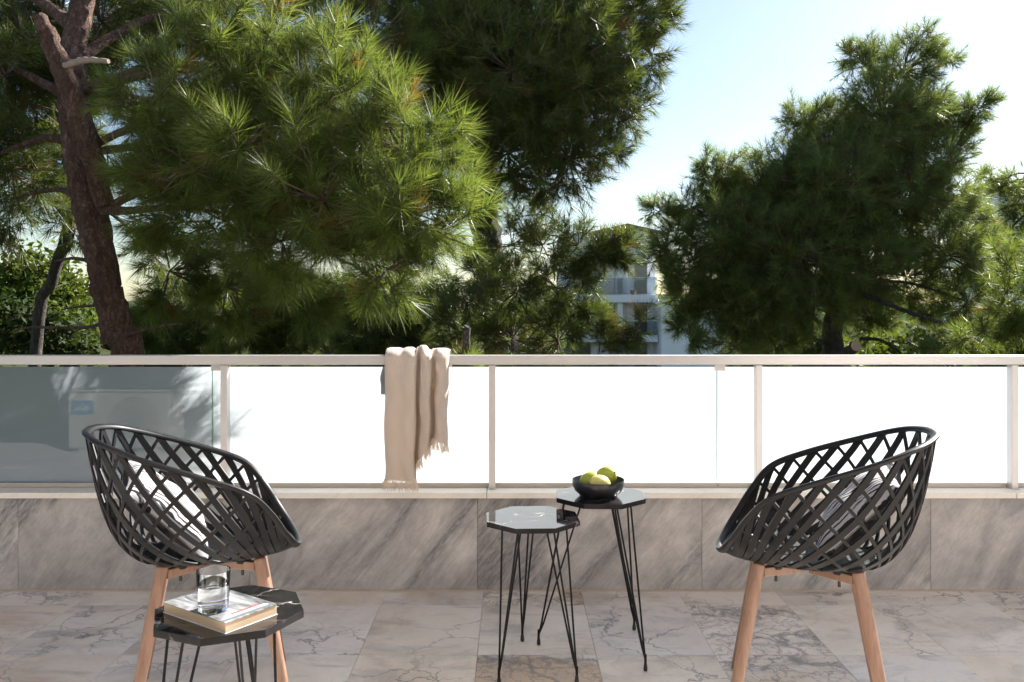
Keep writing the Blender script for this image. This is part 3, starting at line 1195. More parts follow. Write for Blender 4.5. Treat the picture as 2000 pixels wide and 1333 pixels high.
if not me.materials:
    me.materials.append(M['white'])
to = bpy.data.objects.new('sticker_lettering', me)
C.objects.link(to)
to.parent = st
to.location = (-.012, .0022, -.006)
to.rotation_euler = (R(90), 0, PI)
m = MB()
m.tube([(.047 + .026 * math.cos(a), .0022, .004 + .032 * math.sin(a)) for a in (R(60 + 250 * k / 20) for k in range(21))], [.0006 + .0018 * math.sin(PI * k / 20) for k in range(21)], 6)
m.build('sticker_emblem', M['white'], st)

# ================================================================== GROUND, HILLS
GZ = -3.8
m = MB()
m.add([(-3000, 3.75, GZ), (3000, 3.75, GZ), (3000, 5000, GZ), (-3000, 5000, GZ)], [(0, 1, 2, 3)])
m.add([(-3000, -3000, GZ), (3000, -3000, GZ), (3000, 3.75, GZ), (-3000, 3.75, GZ)], [(0, 1, 2, 3)])
tag(m.build('ground', M['ground']), kind='structure')
m = MB()
vs, fs = [], []
nx = 120
for i in range(nx + 1):
    x = -700 + 1400 * i / nx
    hgt = 9 + 5 * math.sin(i * .21) + 3 * math.sin(i * .53 + 1) + random.uniform(-.8, .8)
    for q, (yy, k) in enumerate(((300, -.6), (340, .5), (400, 1.0), (520, .4), (600, -.6))):
        vs.append((x, yy, GZ + max(-1, hgt * k)))
for i in range(nx):
    for q in range(4):
        fs.append((i * 5 + q, (i + 1) * 5 + q, (i + 1) * 5 + q + 1, i * 5 + q + 1))
m.add(vs, fs)
tag(m.build('hills', M['hill'], smooth=True), kind='structure')


# ================================================================== TREES
def nrm(a):
    return a / np.maximum(np.linalg.norm(a, axis=-1, keepdims=True), 1e-9)


def tri_mesh(name, V, tone, mat, parent):
    """V (n,3,3) loose triangles."""
    n = len(V)
    me = bpy.data.meshes.new(name)
    me.vertices.add(n * 3)
    me.vertices.foreach_set('co', V.reshape(-1).astype(np.float32))
    me.loops.add(n * 3)
    me.loops.foreach_set('vertex_index', np.arange(n * 3, dtype=np.int32))
    me.polygons.add(n)
    me.polygons.foreach_set('loop_start', np.arange(0, n * 3, 3, dtype=np.int32))
    me.polygons.foreach_set('loop_total', np.full(n, 3, dtype=np.int32))
    at_ = me.attributes.new('tone', 'FLOAT', 'POINT')
    at_.data.foreach_set('value', np.repeat(tone, 3).astype(np.float32))
    me.materials.append(mat)
    me.update(calc_edges=True)
    o = bpy.data.objects.new(name, me)
    C.objects.link(o)
    o.parent = parent
    o['kind'] = 'stuff'
    return o


def sprig_tris(P, D, L, k, nl, wd, droop=.22):
    """Needle sprays: shoots at P along D (unit) of length L with k needles each."""
    n = len(P)
    t = rng.random((n, k)) ** .8
    base = P[:, None] + D[:, None] * (L[:, None] * t)[..., None]
    rv = nrm(rng.normal(size=(n, k, 3)))
    perp = nrm(rv - D[:, None] * (rv * D[:, None]).sum(-1, keepdims=True))
    ang = np.radians(62 - 42 * t ** 1.6 + rng.normal(0, 9, (n, k)))
    d = D[:, None] * np.cos(ang)[..., None] + perp * np.sin(ang)[..., None]
    d[..., 2] -= droop * (1.1 - t)
    d = nrm(d)
    ln = nl * (.7 + .45 * rng.random((n, k))) * (.6 + .65 * rng.random((n, 1)))
    side = nrm(np.cross(d, nrm(rng.normal(size=(n, k, 3)))))
    w_ = wd * (.8 + .4 * rng.random((n, k)))
    tip = base + d * ln[..., None]
    V = np.stack([base + side * w_[..., None] * .5, base - side * w_[..., None] * .5, tip], 2)
    tone = np.clip(.25 + .5 * rng.random((n, 1)) + rng.normal(0, .14, (n, k)), .08, 1)
    old = (rng.random((n, 1)) < .025) | (rng.random((n, k)) < .012)
    tone = np.where(old, 0.0, tone)
    return V.reshape(-1, 3, 3), tone.reshape(-1)


def leaf_tris(P, N, size):
    n = len(P)
    a = nrm(np.cross(N, rng.normal(size=(n, 3))))
    b = np.cross(N, a)
    s_ = size * (.6 + .8 * rng.random((n, 1)))
    V1 = np.stack([P - a * s_, P + b * s_ * .5, P + a * s_], 1)
    V2 = np.stack([P - a * s_, P + a * s_, P - b * s_ * .5], 1)
    tone = np.clip(rng.normal(.5, .22, n), .06, 1)
    return np.concatenate([V1, V2]), np.concatenate([tone, tone])


def stick_tris(A, B, r0, r1):
    """three-sided sticks from A to B"""
    d = nrm(B - A)
    u = nrm(np.cross(d, rng.normal(size=A.shape)))
    v = np.cross(d, u)
    ring = [u, -.5 * u + .866 * v, -.5 * u - .866 * v]
    out = []
    for i in range(3):
        j = (i + 1) % 3
        a0, a1 = A + ring[i] * r0, A + ring[j] * r0
        b0, b1 = B + ring[i] * r1, B + ring[j] * r1
        out += [np.stack([a0, a1, b1], 1), np.stack([a0, b1, b0], 1)]
    return np.concatenate(out)


def limb(pts, radii, mat, parent, name='branch', n=10, sub=6, rough=.10):
    """smooth, slightly knobbly tapering limb through pts"""
    Q = [Vector(p) for p in pts]
    P, rr = [], []
    m_ = len(Q)
    for i in range(m_ - 1):
        a, b, c, d = Q[max(i - 1, 0)], Q[i], Q[i + 1], Q[min(i + 2, m_ - 1)]
        for k in range(sub + (1 if i == m_ - 2 else 0)):
            u = k / sub
            P.append(.5 * (2 * b + (c - a) * u + (2 * a - 5 * b + 4 * c - d) * u * u + (3 * b - a - 3 * c + d) * u ** 3))
            rr.append(radii[i] + (radii[i + 1] - radii[i]) * u)
    for i in range(1, len(P) - 1):
        P[i] = P[i] + Vector((random.gauss(0, 1), random.gauss(0, 1), random.gauss(0, 1))) * rr[i] * .08
    m = MB()
    m.tube(P, rr, n, jitter=rough)
    return m.build(name, mat, parent, smooth=True)


def tree(name, label, cat, base, trunk, trad, lobes, barkm, needlem, nl, wd, k, dens, shoot, group=None, limbs=True, twigs=True, upbias=.45, droop=.22, seed=1):
    """lobes: (centre Vector, radius, optional squash)."""
    global rng
    rng = np.random.default_rng(seed)
    random.seed(seed)
    root = empty(name, base)
    tag(root, label, cat, group)
    off = Vector(base)
    tl = [Vector(p) - off for p in trunk]
    limb(tl, trad, barkm, root, 'trunk', n=26, sub=10, rough=.07)
    PP, DD, SA, SB = [], [], [], []
    for lb in lobes:
        c, r = Vector(lb[0]) - off, lb[1]
        sq = lb[2] if len(lb) > 2 else 1.0
        if limbs and r > (.25 if limbs is True else limbs):
            best = min(tl, key=lambda p: abs(p.z - c.z - .25) + .25 * (p - c).length)
            mid = best.lerp(c, .5) + Vector((0, 0, .10 * (best - c).length))
            lr = min(.045, .014 + .009 * (best - c).length)
            if (best - c).length > .2:
                limb([best, mid, c], [lr, lr * .75, lr * .35], barkm, root, 'branch', n=7, sub=5)
        nb = max(6, int(dens * r * r))
        dirs = nrm(rng.normal(size=(nb, 3)))
        cc = np.array(c)
        rad = r * np.array([1, 1, sq])
        st = cc + dirs * rad * .25 * rng.random((nb, 1))
        en = cc + dirs * rad * (.62 + .45 * rng.random((nb, 1)))
        en[:, 2] += .10 * r * rng.random(nb)
        bd = nrm(en - st)
        SA.append(st)
        SB.append(en)
        tdir = nrm(bd + np.array([0, 0, upbias]) + rng.normal(0, .25, (nb, 3)))
        PP.append(en)
        DD.append(tdir)
        for q in range(4):
            f_ = .40 + .55 * rng.random((nb, 1))
            sdv = nrm(rng.normal(size=(nb, 3)))
            sdv = nrm(sdv - bd * (sdv * bd).sum(-1, keepdims=True))
            p = st + (en - st) * f_ + sdv * r * .10 * rng.random((nb, 1))
            PP.append(p)
            DD.append(nrm(bd * .8 + sdv * .9 + np.array([0, 0, upbias * .7]) + rng.normal(0, .15, (nb, 3))))
    P, D = np.concatenate(PP), np.concatenate(DD)
    L = shoot * (.6 + .8 * rng.random(len(P)))
    V, tone = sprig_tris(P, D, L, k, nl, wd, droop)
    cr_ = tri_mesh('crown', V, tone, needlem, root)
    if twigs:
        A, B = np.concatenate(SA), np.concatenate(SB)
        T = np.concatenate([stick_tris(A, B, .008, .004), stick_tris(P, P + D * (L * .8)[:, None], .005, .0025)])
        tri_mesh('twigs', T, np.full(len(T), .5), M['twig'], root)
    return root


def lobes_at(ls):
    return [(at(px, py, d), rp * d / F_PX, *(rest)) for (px, py, d, rp, *rest) in ls]


# --- near pine: leaning trunk at the left, bright front crown just beyond the railing
near = [(318, 190, 4.7, 95), (305, 290, 4.8, 62), (365, 330, 4.6, 105), (450, 150, 4.9, 120), (470, 50, 5.0, 85), (480, 300, 4.6, 140), (610, 180, 5.1, 150),
        (620, 30, 7.0, 130), (740, 80, 7.0, 120), (700, 230, 5.0, 130), (640, 390, 4.6, 150), (790, 290, 4.7, 105), (850, 270, 4.8, 75), (810, 420, 4.6, 120), (880, 440, 4.7, 75),
        (760, 530, 4.6, 80), (560, 470, 4.7, 120), (440, 430, 4.8, 110), (330, 420, 4.9, 80), (272, 372, 4.9, 28), (690, 500, 4.8, 90), (870, 350, 4.9, 70),
        (560, 320, 6.1, 180), (720, 370, 6.0, 160), (380, 260, 6.1, 140), (340, 530, 6.0, 90, 1.2), (450, 560, 6.2, 90, 1.2), (600, 590, 5.8, 70), (780, 560, 5.4, 55)]
left_dark = [(40, 60, 6.8, 120), (200, 40, 7.2, 110), (60, 200, 7.0, 90), (20, 330, 6.6, 90), (100, 400, 7.4, 60), (330, 40, 7.0, 90), (250, 110, 7.4, 60), (10, 150, 6.2, 80), (300, 500, 7.2, 60),
             (-60, 250, 6.5, 120), (-100, 80, 6.5, 160), (120, 30, 7.4, 130), (40, 110, 7.4, 120), (150, 130, 7.6, 90), (210, 170, 7.8, 45), (70, 260, 7.6, 100), (140, 250, 7.8, 60), (60, 350, 7.6, 80), (20, 440, 7.4, 45), (210, 300, 7.8, 50), (150, 440, 8.0, 40), (400, 20, 7.4, 110), (270, 30, 7.6, 90)]
tr = [at(262, 1060, 5.9) + Vector((0, 0, -2.2)), at(252, 760, 5.8), at(232, 660, 5.8), at(205, 540, 5.8), at(180, 420, 5.8), at(155, 300, 5.85), at(140, 180, 5.9), at(150, 60, 6.1), at(190, -90, 6.3), at(230, -260, 6.5)]
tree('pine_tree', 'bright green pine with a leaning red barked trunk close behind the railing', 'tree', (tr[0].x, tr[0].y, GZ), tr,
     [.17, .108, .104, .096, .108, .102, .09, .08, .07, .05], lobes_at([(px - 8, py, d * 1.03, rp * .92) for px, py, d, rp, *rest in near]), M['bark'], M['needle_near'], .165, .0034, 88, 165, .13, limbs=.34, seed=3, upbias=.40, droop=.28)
near_root = bpy.data.objects['pine_tree']
off = Vector(near_root.location)
# broken stub and bare limbs on the trunk
limb([at(205, 400, 5.7) - off, at(165, 260, 5.6) - off, at(130, 160, 5.5) - off, at(95, 70, 5.45) - off, at(72, 28, 5.4) - off], [.06, .078, .066, .056, .032], M['bark'], near_root, 'broken_limb', n=16, sub=8)
limb([at(112, 135, 5.48) - off, at(160, 119, 5.4) - off, at(212, 120, 5.35) - off], [.024, .022, .014], M['deadwood'], near_root, 'dead_branch', n=12, sub=9, rough=.16)
for pts, r0 in (([(200, 410, 5.7), (260, 412, 5.6), (340, 405, 5.5), (430, 415, 5.3)], .034), ([(170, 290, 5.8), (90, 270, 6.1), (0, 300, 6.4)], .045), ([(150, 200, 5.9), (80, 160, 6.2), (-20, 110, 6.5)], .05),
                ([(150, 120, 6), (240, 60, 6.4), (330, 20, 6.8)], .05), ([(180, 400, 5.8), (110, 370, 6.2), (20, 390, 6.6)], .03),
                ([(225, 620, 5.7), (170, 640, 5.9), (60, 640, 6.2), (20, 650, 6.4)], .016), ([(205, 520, 5.8), (150, 505, 5.9), (100, 512, 6.0)], .018), ([(225, 600, 5.8), (170, 598, 5.8), (120, 605, 5.9)], .014),
                ([(250, 655, 5.7), (300, 640, 5.6), (355, 632, 5.5)], .014), ([(150, 60, 6.1), (60, -10, 6.4), (-80, -60, 6.8)], .06)):
    limb([at(*p) - off for p in pts], [r0 * (1 - .7 * i / (len(pts) - 1)) for i in range(len(pts))], M['bark'], near_root, 'branch', n=8, sub=5)
for k_ in range(5):
    p_ = at(600 + 9 * k_, 215 - 10 * (k_ % 4), 4.95) - off
    q_ = [p_]
    dv_ = Vector((random.uniform(-.6, .7), random.uniform(-.6, .1), random.uniform(-.1, .9))).normalized()
    for j in range(4):
        dv_ = (dv_ + Vector((random.gauss(0, .35), random.gauss(0, .25), random.gauss(0, .35)))).normalized()
        q_.append(q_[-1] + dv_ * random.uniform(.05, .10))
    limb(q_, [.0055, .0045, .0038, .003, .0015], M['deadwood'], near_root, 'dead_twig', n=5, sub=4, rough=.2)

# --- the darker pine spreading overhead at the far left, behind the leaning trunk
tr = [at(330, 690, 8.4) + Vector((0, 0, -3.6)), at(250, 560, 8.2), at(120, 470, 8.0), at(120, 300, 8.0), at(160, 100, 7.8), at(180, -200, 7.6)]
tr = [at(60, 760, 8.2) + Vector((0, 0, -3.1)), at(70, 680, 8.2), at(105, 540, 8.1), at(140, 400, 8.0), at(120, 200, 7.8), at(100, -40, 7.6), at(90, -250, 7.5)]
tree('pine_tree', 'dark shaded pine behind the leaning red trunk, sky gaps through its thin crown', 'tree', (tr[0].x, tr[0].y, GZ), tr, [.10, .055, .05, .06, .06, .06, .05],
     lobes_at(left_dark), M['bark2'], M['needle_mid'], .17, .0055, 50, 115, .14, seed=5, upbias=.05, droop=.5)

# --- big dark pine in the middle
mid = [(900, 60, 8.2, 170), (1050, 50, 8.2, 170), (1180, 50, 8.0, 120), (1240, 20, 8.2, 70), (1275, 25, 8.0, 40), (1230, 110, 8.0, 70), (1275, 110, 7.9, 40), (1050, 210, 7.8, 160), (1170, 190, 7.8, 100), (1220, 200, 7.9, 45),
       (1110, 310, 7.7, 95), (1180, 290, 7.8, 45), (1060, 350, 7.8, 60), (990, 300, 8.0, 100), (900, 230, 8.3, 130), (930, 130, 8.0, 140), (820, 40, 8.4, 120), (1120, 120, 7.6, 120), (1000, 140, 7.6, 130),
       (960, -90, 8.6, 130), (1120, -70, 8.3, 120), (820, -80, 8.8, 120),
       (1150, 505, 7.5, 22), (1135, 545, 7.5, 28), (1130, 600, 7.5, 28), (1160, 640, 7.5, 18), (1165, 497, 7.5, 20), (1210, 505, 7.5, 9), (1000, 480, 8.0, 50), (1060, 480, 7.6, 45), (1130, 480, 7.5, 40), (1190, 492, 7.5, 18), (1225, 478, 7.5, 10), (1010, 570, 7.7, 75), (1085, 560, 7.5, 55), (1110, 620, 7.5, 45), (940, 560, 8.2, 70),
       (1000, 660, 7.8, 70), (1090, 665, 7.6, 60), (1170, 690, 7.6, 35), (1245, 640, 7.5, 14), (1215, 655, 7.5, 12), (900, 650, 8.3, 70), (930, 400, 8.6, 50), (1040, 420, 8.2, 35)]
tr = [at(985, 900, 8.6) + Vector((0, 0, -2)), at(975, 640, 8.6), at(955, 500, 8.6), at(945, 380, 8.6), at(960, 200, 8.6), at(1000, 0, 8.6), at(1020, -250, 8.6)]
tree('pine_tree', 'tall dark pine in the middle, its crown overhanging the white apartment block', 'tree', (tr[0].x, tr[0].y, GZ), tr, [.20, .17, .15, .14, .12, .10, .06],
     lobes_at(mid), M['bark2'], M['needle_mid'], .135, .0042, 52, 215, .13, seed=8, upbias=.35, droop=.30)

# --- right pine
right = [(1765, 140, 10.5, 66), (1800, 82, 10.5, 24), (1690, 130, 10.5, 40), (1662, 112, 10.6, 12), (1850, 118, 10.5, 18), (1725, 235, 10.2, 100), (1820, 235, 10.4, 55), (1880, 232, 10.5, 22), (1900, 222, 10.5, 16), (1918, 205, 10.5, 12), (1860, 250, 10.5, 35),
         (1625, 255, 10.6, 65), (1560, 245, 10.6, 28), (1555, 238, 10.6, 26), (1590, 235, 10.5, 32), (1490, 370, 10.4, 66), (1405, 360, 10.6, 38), (1378, 318, 10.6, 14), (1382, 345, 10.6, 24), (1420, 335, 10.6, 28), (1350, 405, 10.5, 40), (1300, 420, 10.4, 26), (1278, 410, 10.4, 12), (1300, 480, 10.4, 30), (1300, 540, 10.4, 22), (1325, 590, 10.4, 22),
         (1640, 370, 10.0, 125), (1780, 360, 10.1, 90), (1850, 400, 10.4, 60), (1905, 430, 10.5, 24), (1425, 480, 10.0, 90), (1340, 515, 10.2, 50), (1560, 500, 9.8, 110), (1690, 520, 9.9, 85), (1850, 500, 10.2, 70),
         (1480, 600, 9.8, 85), (1390, 600, 10.0, 45), (1590, 600, 9.7, 60), (1890, 590, 10.2, 60), (1810, 590, 10.8, 45), (1440, 670, 9.8, 40), (1345, 665, 9.6, 16), (1700, 630, 11, 40), (1840, 685, 9.4, 30), (1330, 640, 10.0, 12), (1720, 450, 10.6, 100), (1770, 540, 10.7, 70), (1690, 600, 10.9, 60), (1600, 450, 10.6, 120), (1500, 520, 10.6, 100), (1800, 300, 10.8, 90), (1910, 480, 10.6, 40), (1940, 540, 10.6, 40)]
tr = [at(1628, 900, 10.4) + Vector((0, 0, -2.4)), at(1626, 680, 10.4), at(1640, 560, 10.5), at(1690, 420, 10.6), at(1740, 280, 10.6), at(1780, 160, 10.6)]
tree('pine_tree', 'broad dark pine against the sky right of the apartment block', 'tree', (tr[0].x, tr[0].y, GZ), tr, [.18, .12, .10, .08, .05, .02],
 lobes_at(right + [(1290, 505, 10.2, 26), (1335, 450, 10.4, 40), (1365, 555, 10.0, 45), (1420, 560, 10.1, 70), (1460, 440, 10.5, 80), (1560, 400, 10.5, 90), (1530, 330, 10.6, 60), (1440, 400, 10.6, 60), (1680, 320, 10.6, 100), (1345, 620, 10.1, 30), (1520, 660, 10.0, 50)]), M['bark2'], M['needle_blue'], .150, .0050, 46, 235, .15, seed=11, upbias=.42, droop=.30)
rr_ = [o for o in bpy.data.objects if o.name.startswith('pine_tree') and o.parent is None][-1]
off = Vector(rr_.location)
limb([at(1640, 560, 10.4) - off, at(1700, 580, 9.7) - off, at(1780, 612, 9.4) - off, at(1850, 635, 9.3) - off, at(1890, 655, 9.3) - off], [.034, .030, .024, .018, .009], M['bark2'], rr_, 'bare_limb', n=9, sub=8, rough=.2)
limb([at(1626, 690, 10.4) - off, at(1650, 690, 9.9) - off, at(1672, 676, 9.4) - off], [.06, .058, .060], M['bark2'], rr_, 'sawn_branch', n=16)
m = MB()
m.lathe([(.0005, .004), (.058, .004), (.060, -.004)], 20)
o = m.build('sawn_face', M['cut'], rr_, loc=at(1672, 676, 9.38) - off)
o.rotation_euler = (R(78), 0, R(6))
limb([at(1680, 662, 9.9) - off, at(1720, 665, 9.7) - off, at(1760, 690, 9.5) - off], [.022, .02, .014], M['bark2'], rr_, 'bare_limb', n=8)

# --- pines at the far right
fr1 = [(1990, 380, 15, 60), (1960, 350, 15, 38), (2010, 440, 15, 70), (1975, 480, 15, 50), (2060, 400, 15, 90), (1925, 350, 15, 18), (1915, 430, 15, 45), (1930, 510, 15, 60), (1900, 570, 15, 50), (1980, 570, 15, 60)]
tr = [at(2040, 900, 15) + Vector((0, 0, -1.6)), at(2040, 600, 15), at(2030, 400, 15), at(2020, 340, 15)]
tree('pine_tree', 'green pine at the right edge below the dark roof line', 'tree', (tr[0].x, tr[0].y, GZ), tr, [.2, .15, .10, .05],
     lobes_at(fr1), M['bark2'], M['needle_near'], .18, .008, 36, 60, .15, seed=13)
fr2 = [(1990, 540, 8.2, 60), (1950, 600, 8.2, 50), (2010, 620, 8.0, 70), (1960, 670, 8.0, 55), (1900, 660, 8.4, 40), (2070, 560, 8.2, 80)]
tr = [at(2080, 900, 8.2) + Vector((0, 0, -2.6)), at(2075, 690, 8.2), at(2070, 560, 8.2), at(2060, 480, 8.2)]
tree('pine_tree', 'low pine boughs at the right edge just above the top rail', 'tree', (tr[0].x, tr[0].y, GZ), tr, [.16, .12, .09, .05],
     lobes_at(fr2), M['bark2'], M['needle_near'], .16, .0046, 50, 85, .13, seed=14)

# --- little pine whose tip just clears the rail beside the throw
tr = [at(912, 1000, 4.6) + Vector((0, 0, -3.2)), at(912, 760, 4.6), at(912, 700, 4.6)]
tree('pine_sapling', 'tip of a young pine just clearing the top rail beside the throw', 'tree', (tr[0].x, tr[0].y, GZ), tr, [.05, .025, .006],
     lobes_at([(912, 745, 4.6, 30), (908, 728, 4.6, 12)]), M['bark2'], M['needle_near'], .11, .0040, 40, 260, .06, limbs=False, seed=15, upbias=1.2)


# --- broad-leaved shrubs and small trees
def shrub(name, label, cat, lobes, lm, leaf, dens, seed, base=None, group=None):
    global rng
    rng = np.random.default_rng(seed)
    random.seed(seed)
    c0 = sum((Vector(l[0]) for l in lobes), Vector()) / len(lobes)
    base = (c0.x, c0.y, GZ)
    root = empty(name, base)
    tag(root, label, cat, group)
    off = Vector(base)
    zmin = min(l[0].z for l in lobes)
    limb([Vector((0, 0, 0)), Vector((.1, 0, (zmin - GZ) * .5)), Vector((0, .1, zmin - GZ + .2))], [.12, .10, .07], M['bark2'], root, 'trunk', n=10)
    PP, NN, SA, SB = [], [], [], []
    for l in lobes:
        c, r = np.array(Vector(l[0]) - off), l[1]
        nb = max(12, int(dens * r * r))
        # twig clumps through the volume, leaves round each
        d = nrm(rng.normal(size=(nb, 3)))
        p = c + d * r * (.45 + .58 * rng.random((nb, 1)) ** .6)
        SA.append(c + d * r * .2)
        SB.append(p)
        for q in range(9):
            PP.append(p + rng.normal(0, leaf * 2.0, (nb, 3)))
            NN.append(nrm(d * .6 + rng.normal(0, .8, (nb, 3)) + np.array([0, 0, .4])))
    V, tone = leaf_tris(np.concatenate(PP), np.concatenate(NN), leaf)
    tri_mesh('crown', V, tone, lm, root)
    T = stick_tris(np.concatenate(SA), np.concatenate(SB), .010, .004)
    tri_mesh('twigs', T, np.full(len(T), .5), M['twig'], root)
    return root


shrub('round_tree', 'small round leafy tree with a sunlit top left of the leaning trunk', 'tree',
      lobes_at([(70, 540, 17, 58), (20, 570, 17, 45), (120, 560, 17.5, 45), (60, 610, 17, 70), (150, 600, 18, 40), (20, 640, 17, 50), (130, 650, 17, 50)]), M['leaf'], .075, 330, 21)
hedge_defs = [((-40, 640, 13, 60), (40, 650, 13, 55), (110, 660, 13, 50), (150, 690, 13, 40), (0, 610, 13, 30), (80, 625, 13, 26)),  # upper lobes raised: dark leaves stand in for the round tree's shaded foot
              ((300, 610, 12, 48), (285, 670, 12, 48), (340, 570, 12, 40), (330, 640, 12, 60), (400, 620, 12, 70), (370, 690, 12, 70)),
              ((480, 630, 13, 70), (540, 600, 13, 75), (560, 680, 13, 70), (450, 580, 13, 45), (610, 590, 13, 50), (500, 560, 13, 40)),
              ((650, 620, 12.5, 70), (710, 630, 12.5, 65), (690, 700, 12, 60), (750, 590, 12.5, 50), (670, 580, 12.5, 45)),
              ((800, 640, 12, 50), (770, 690, 12, 60), (850, 700, 12, 55), (850, 600, 12, 40), (890, 555, 12, 40), (925, 600, 12, 45), (940, 540, 12, 30), (810, 590, 12, 45)),
              ((1000, 690, 14, 60), (1060, 700, 14, 60)),
              ((1500, 690, 14, 60), (1560, 680, 14, 60), (1600, 700, 14, 60)),
              ((1720, 690, 13, 50), (1790, 690, 13, 55), (1760, 720, 12, 60)),
              ((1870, 690, 13, 55), (1950, 690, 13, 60), (2030, 690, 13, 70))]
hl = ['dark bush at the left edge under the round tree', 'dark bush just right of the leaning trunk', 'dark bush with bare twigs below the bright crown, left of the throw',
      'dark bush nearest the left side of the throw', 'dark bush behind the throw in front of the beige house', 'low dark bush behind the rail under the middle pine',
      'low bush behind the rail left of the right pine trunk', 'low sunlit bush by the sawn branch of the right pine', 'low bush behind the rail at the right edge']
for i, (hd, lab) in enumerate(zip(hedge_defs, hl)):
    if 1 <= i <= 6:
        lb = lobes_at(hd)
        c_ = sum((l[0] for l in lb), Vector()) / len(lb)
        tree('garden_bush', lab, 'bush', (c_.x, c_.y, GZ), [Vector((c_.x, c_.y, GZ)), Vector((c_.x + .1, c_.y, (GZ + c_.z) / 2)), Vector((c_.x, c_.y + .1, c_.z))], [.12, .09, .04], lb, M['bark2'], M['needle_mid'],
             .20, .0075, 40, 190, .16, group='bushes beyond the railing', upbias=-.15, droop=.75, seed=30 + i)
        continue
    shrub('garden_bush', lab, 'bush', lobes_at(hd), M['leaf'] if i == 7 else M['leaf_dark'], .060, 420, 30 + i, group='bushes beyond the railing')

# ================================================================== BUILDINGS
BD = 60.0
b0 = at(1165, 598, BD)
apt = empty('apartment_block', (at(1230, 598, BD).x, BD, GZ))
tag(apt, 'white apartment block with glazed balconies and a metal flue between the pines', 'building')


def bx(name, x0, x1, y0, y1, d0, d1, mat, parent=None, bevel=0.0):
    """box on the apartment block: pixel rectangle at the block's own distance, depth d0..d1 behind its front"""
    a, b = at(x0, y1, BD), at(x1, y0, BD)
    o = Vector((at(1230, 598, BD).x, BD, GZ))
    c = Vector(((a.x + b.x) / 2, BD + (d0 + d1) / 2, (a.z + b.z) / 2)) - o
    par_ = parent
    loc = c
    if par_ is not None and par_ is not apt:
        loc = c - Vector(par_.location)
    return box_obj(name, loc, (b.x - a.x, d1 - d0, b.z - a.z), mat, par_ or apt, bevel)


bx('wall', 1100, 1290, 452, 760, 2.2, 9.0, M['white_wall'])
wing = bx('side_wing', 1286, 1400, 585, 770, -1.2, 8.0, M['white_wall'])
for y0, y1 in ((497, 507), (576, 591), (655, 668)):
    bx('balcony_slab', 1110, 1284, y0, y1, -.2, 2.19, M['white_wall'])
bx('cornice', 1100, 1300, 452, 462, 1.2, 2.18, M['white_wall'])
for (y0, y1) in ((510, 574), (594, 653), (671, 720)):
    for (xa, xb, cur) in ((1120, 1160, 0), (1172, 1206, 1), (1208, 1232, 1), (1246, 1274, 0)):
        fr_ = bx('window', xa, xb, y0, y1, 2.06, 2.18, M['frame'])
        bx('pane', xa + 1.5, xb - 1.5, y0 + 2, y1 - 1, 2.02, 2.055, M['curtain'] if cur else M['pane'], fr_)
    bx('column', 1207, 1217, y0 - 2, y1 + 1, .2, .7, M['white_wall'])
    rl = bx('balcony_rail', 1112, 1282, y0 + 34, y1 + 1, -.15, -.10, M['rail_glass'])
    bx('handrail', 1112, 1282, y0 + 32, y0 + 33.8, -.17, -.08, M['frame'], rl)
bx('flue', 1139, 1145, 426, 470, 3.5, 3.75, M['pipe'])
fl = bx('flue_cap', 1138, 1146, 424, 427.5, 3.4, 3.85, M['pipe'])
# pitched tile roof
o0 = Vector((at(1230, 598, BD).x, BD, GZ))
A, B_ = at(1128, 458, BD), at(1300, 430, BD)
m = MB()
pf = [(at(1150, 452, BD).x, at(0, 452, BD).z), (at(1230, 434, BD).x, at(0, 434, BD).z), (at(1310, 452, BD).x, at(0, 452, BD).z)]
vs = []
for dy in (1.0, 9.5):
    for x, z in pf:
        vs.append((x - o0.x, dy, z - o0.z))
    for x, z in pf:
        vs.append((x - o0.x, dy, z - o0.z - .25))
m.add(vs, [(0, 1, 7, 6), (1, 2, 8, 7), (0, 3, 4, 1), (1, 4, 5, 2), (3, 9, 10, 4), (4, 10, 11, 5), (6, 7, 10, 9), (7, 8, 11, 10), (0, 6, 9, 3), (2, 5, 11, 8)])
m.build('roof', M['roof'], apt)
m = MB()
m.add([(vs[3][0] + .3, 1.3, vs[3][2]), (vs[4][0], 1.3, vs[4][2] - .02), (vs[5][0] - .3, 1.3, vs[5][2]), (vs[3][0] + .3, 9.2, vs[3][2]), (vs[4][0], 9.2, vs[4][2] - .02), (vs[5][0] - .3, 9.2, vs[5][2])],
      [(0, 2, 1), (3, 4, 5), (0, 1, 4, 3), (1, 2, 5, 4), (0, 3, 5, 2)])
m.build('gable', M['white_wall'], apt)
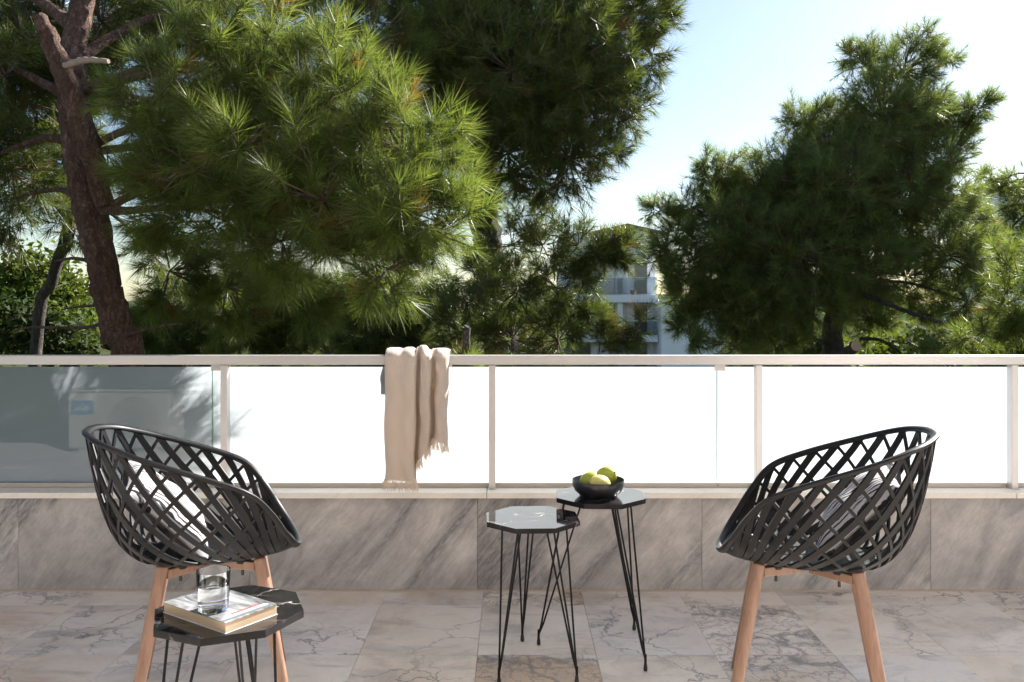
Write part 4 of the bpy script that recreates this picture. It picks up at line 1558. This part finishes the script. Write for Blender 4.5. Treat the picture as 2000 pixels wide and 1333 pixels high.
# flower pots on the middle balcony
for i, x in enumerate((1200, 1238)):
    p = at(x, 574 if i else 655, BD)
    m = MB()
    m.lathe([(.001, 0), (.16, 0), (.22, .32), (.20, .32), (.001, .28)], 12)
    o = m.build('flower_pot', M['terra'], None, loc=(p.x, BD + .25, at(0, 576 if i else 655, BD).z))
    tag(o, ('terracotta pot on the lower balcony of the white apartment block' if not i else 'terracotta pot on the upper balcony of the white apartment block'), 'pot', 'flower pots on the apartment balconies')

# small beige house behind the bushes
hs = empty('house', (at(870, 598, 24).x, 24, GZ))
tag(hs, 'low beige house with a clay roof glimpsed behind the bushes near the throw', 'house')
box_obj('wall', (0, 2, 2.35), (1.9, 4, 4.7), M['beige_wall'], hs)
m = MB()
m.add([(-1.15, -.3, 4.7), (1.15, -.3, 4.7), (1.15, 4.3, 4.7), (-1.15, 4.3, 4.7), (0, -.3, 5.1), (0, 4.3, 5.1)], [(0, 1, 4), (2, 3, 5), (0, 4, 5, 3), (1, 2, 5, 4), (0, 3, 2, 1)])
m.build('roof', M['terra'], hs)
f_ = box_obj('window', (.2, -.02, 4.0), (.7, .06, .8), M['frame'], hs)
box_obj('pane', (0, -.035, 0), (.6, .02, .7), M['pane'], f_)

# roof line of a house at the far right
hs = empty('house', (at(2020, 598, 48).x, 48, GZ))
tag(hs, 'distant house whose dark roof edge shows at the right above the pines', 'house')
zr = at(0, 342, 48).z - GZ
box_obj('wall', (1.2, 4, (zr - .6) / 2), (5.2, 7, zr - .6), M['white_wall'], hs)
m = MB()
m.add([(-1.7, -.2, zr - .45), (4.5, -.2, zr + 1.15), (4.5, 8.2, zr + 1.15), (-1.7, 8.2, zr - .45), (-1.7, -.2, zr - .65), (4.5, -.2, zr - .62), (4.5, 8.2, zr - .62), (-1.7, 8.2, zr - .65)],
      [(0, 1, 2, 3), (4, 7, 6, 5), (0, 4, 5, 1), (1, 5, 6, 2), (2, 6, 7, 3), (3, 7, 4, 0)])
m.build('roof', M['dark'], hs)
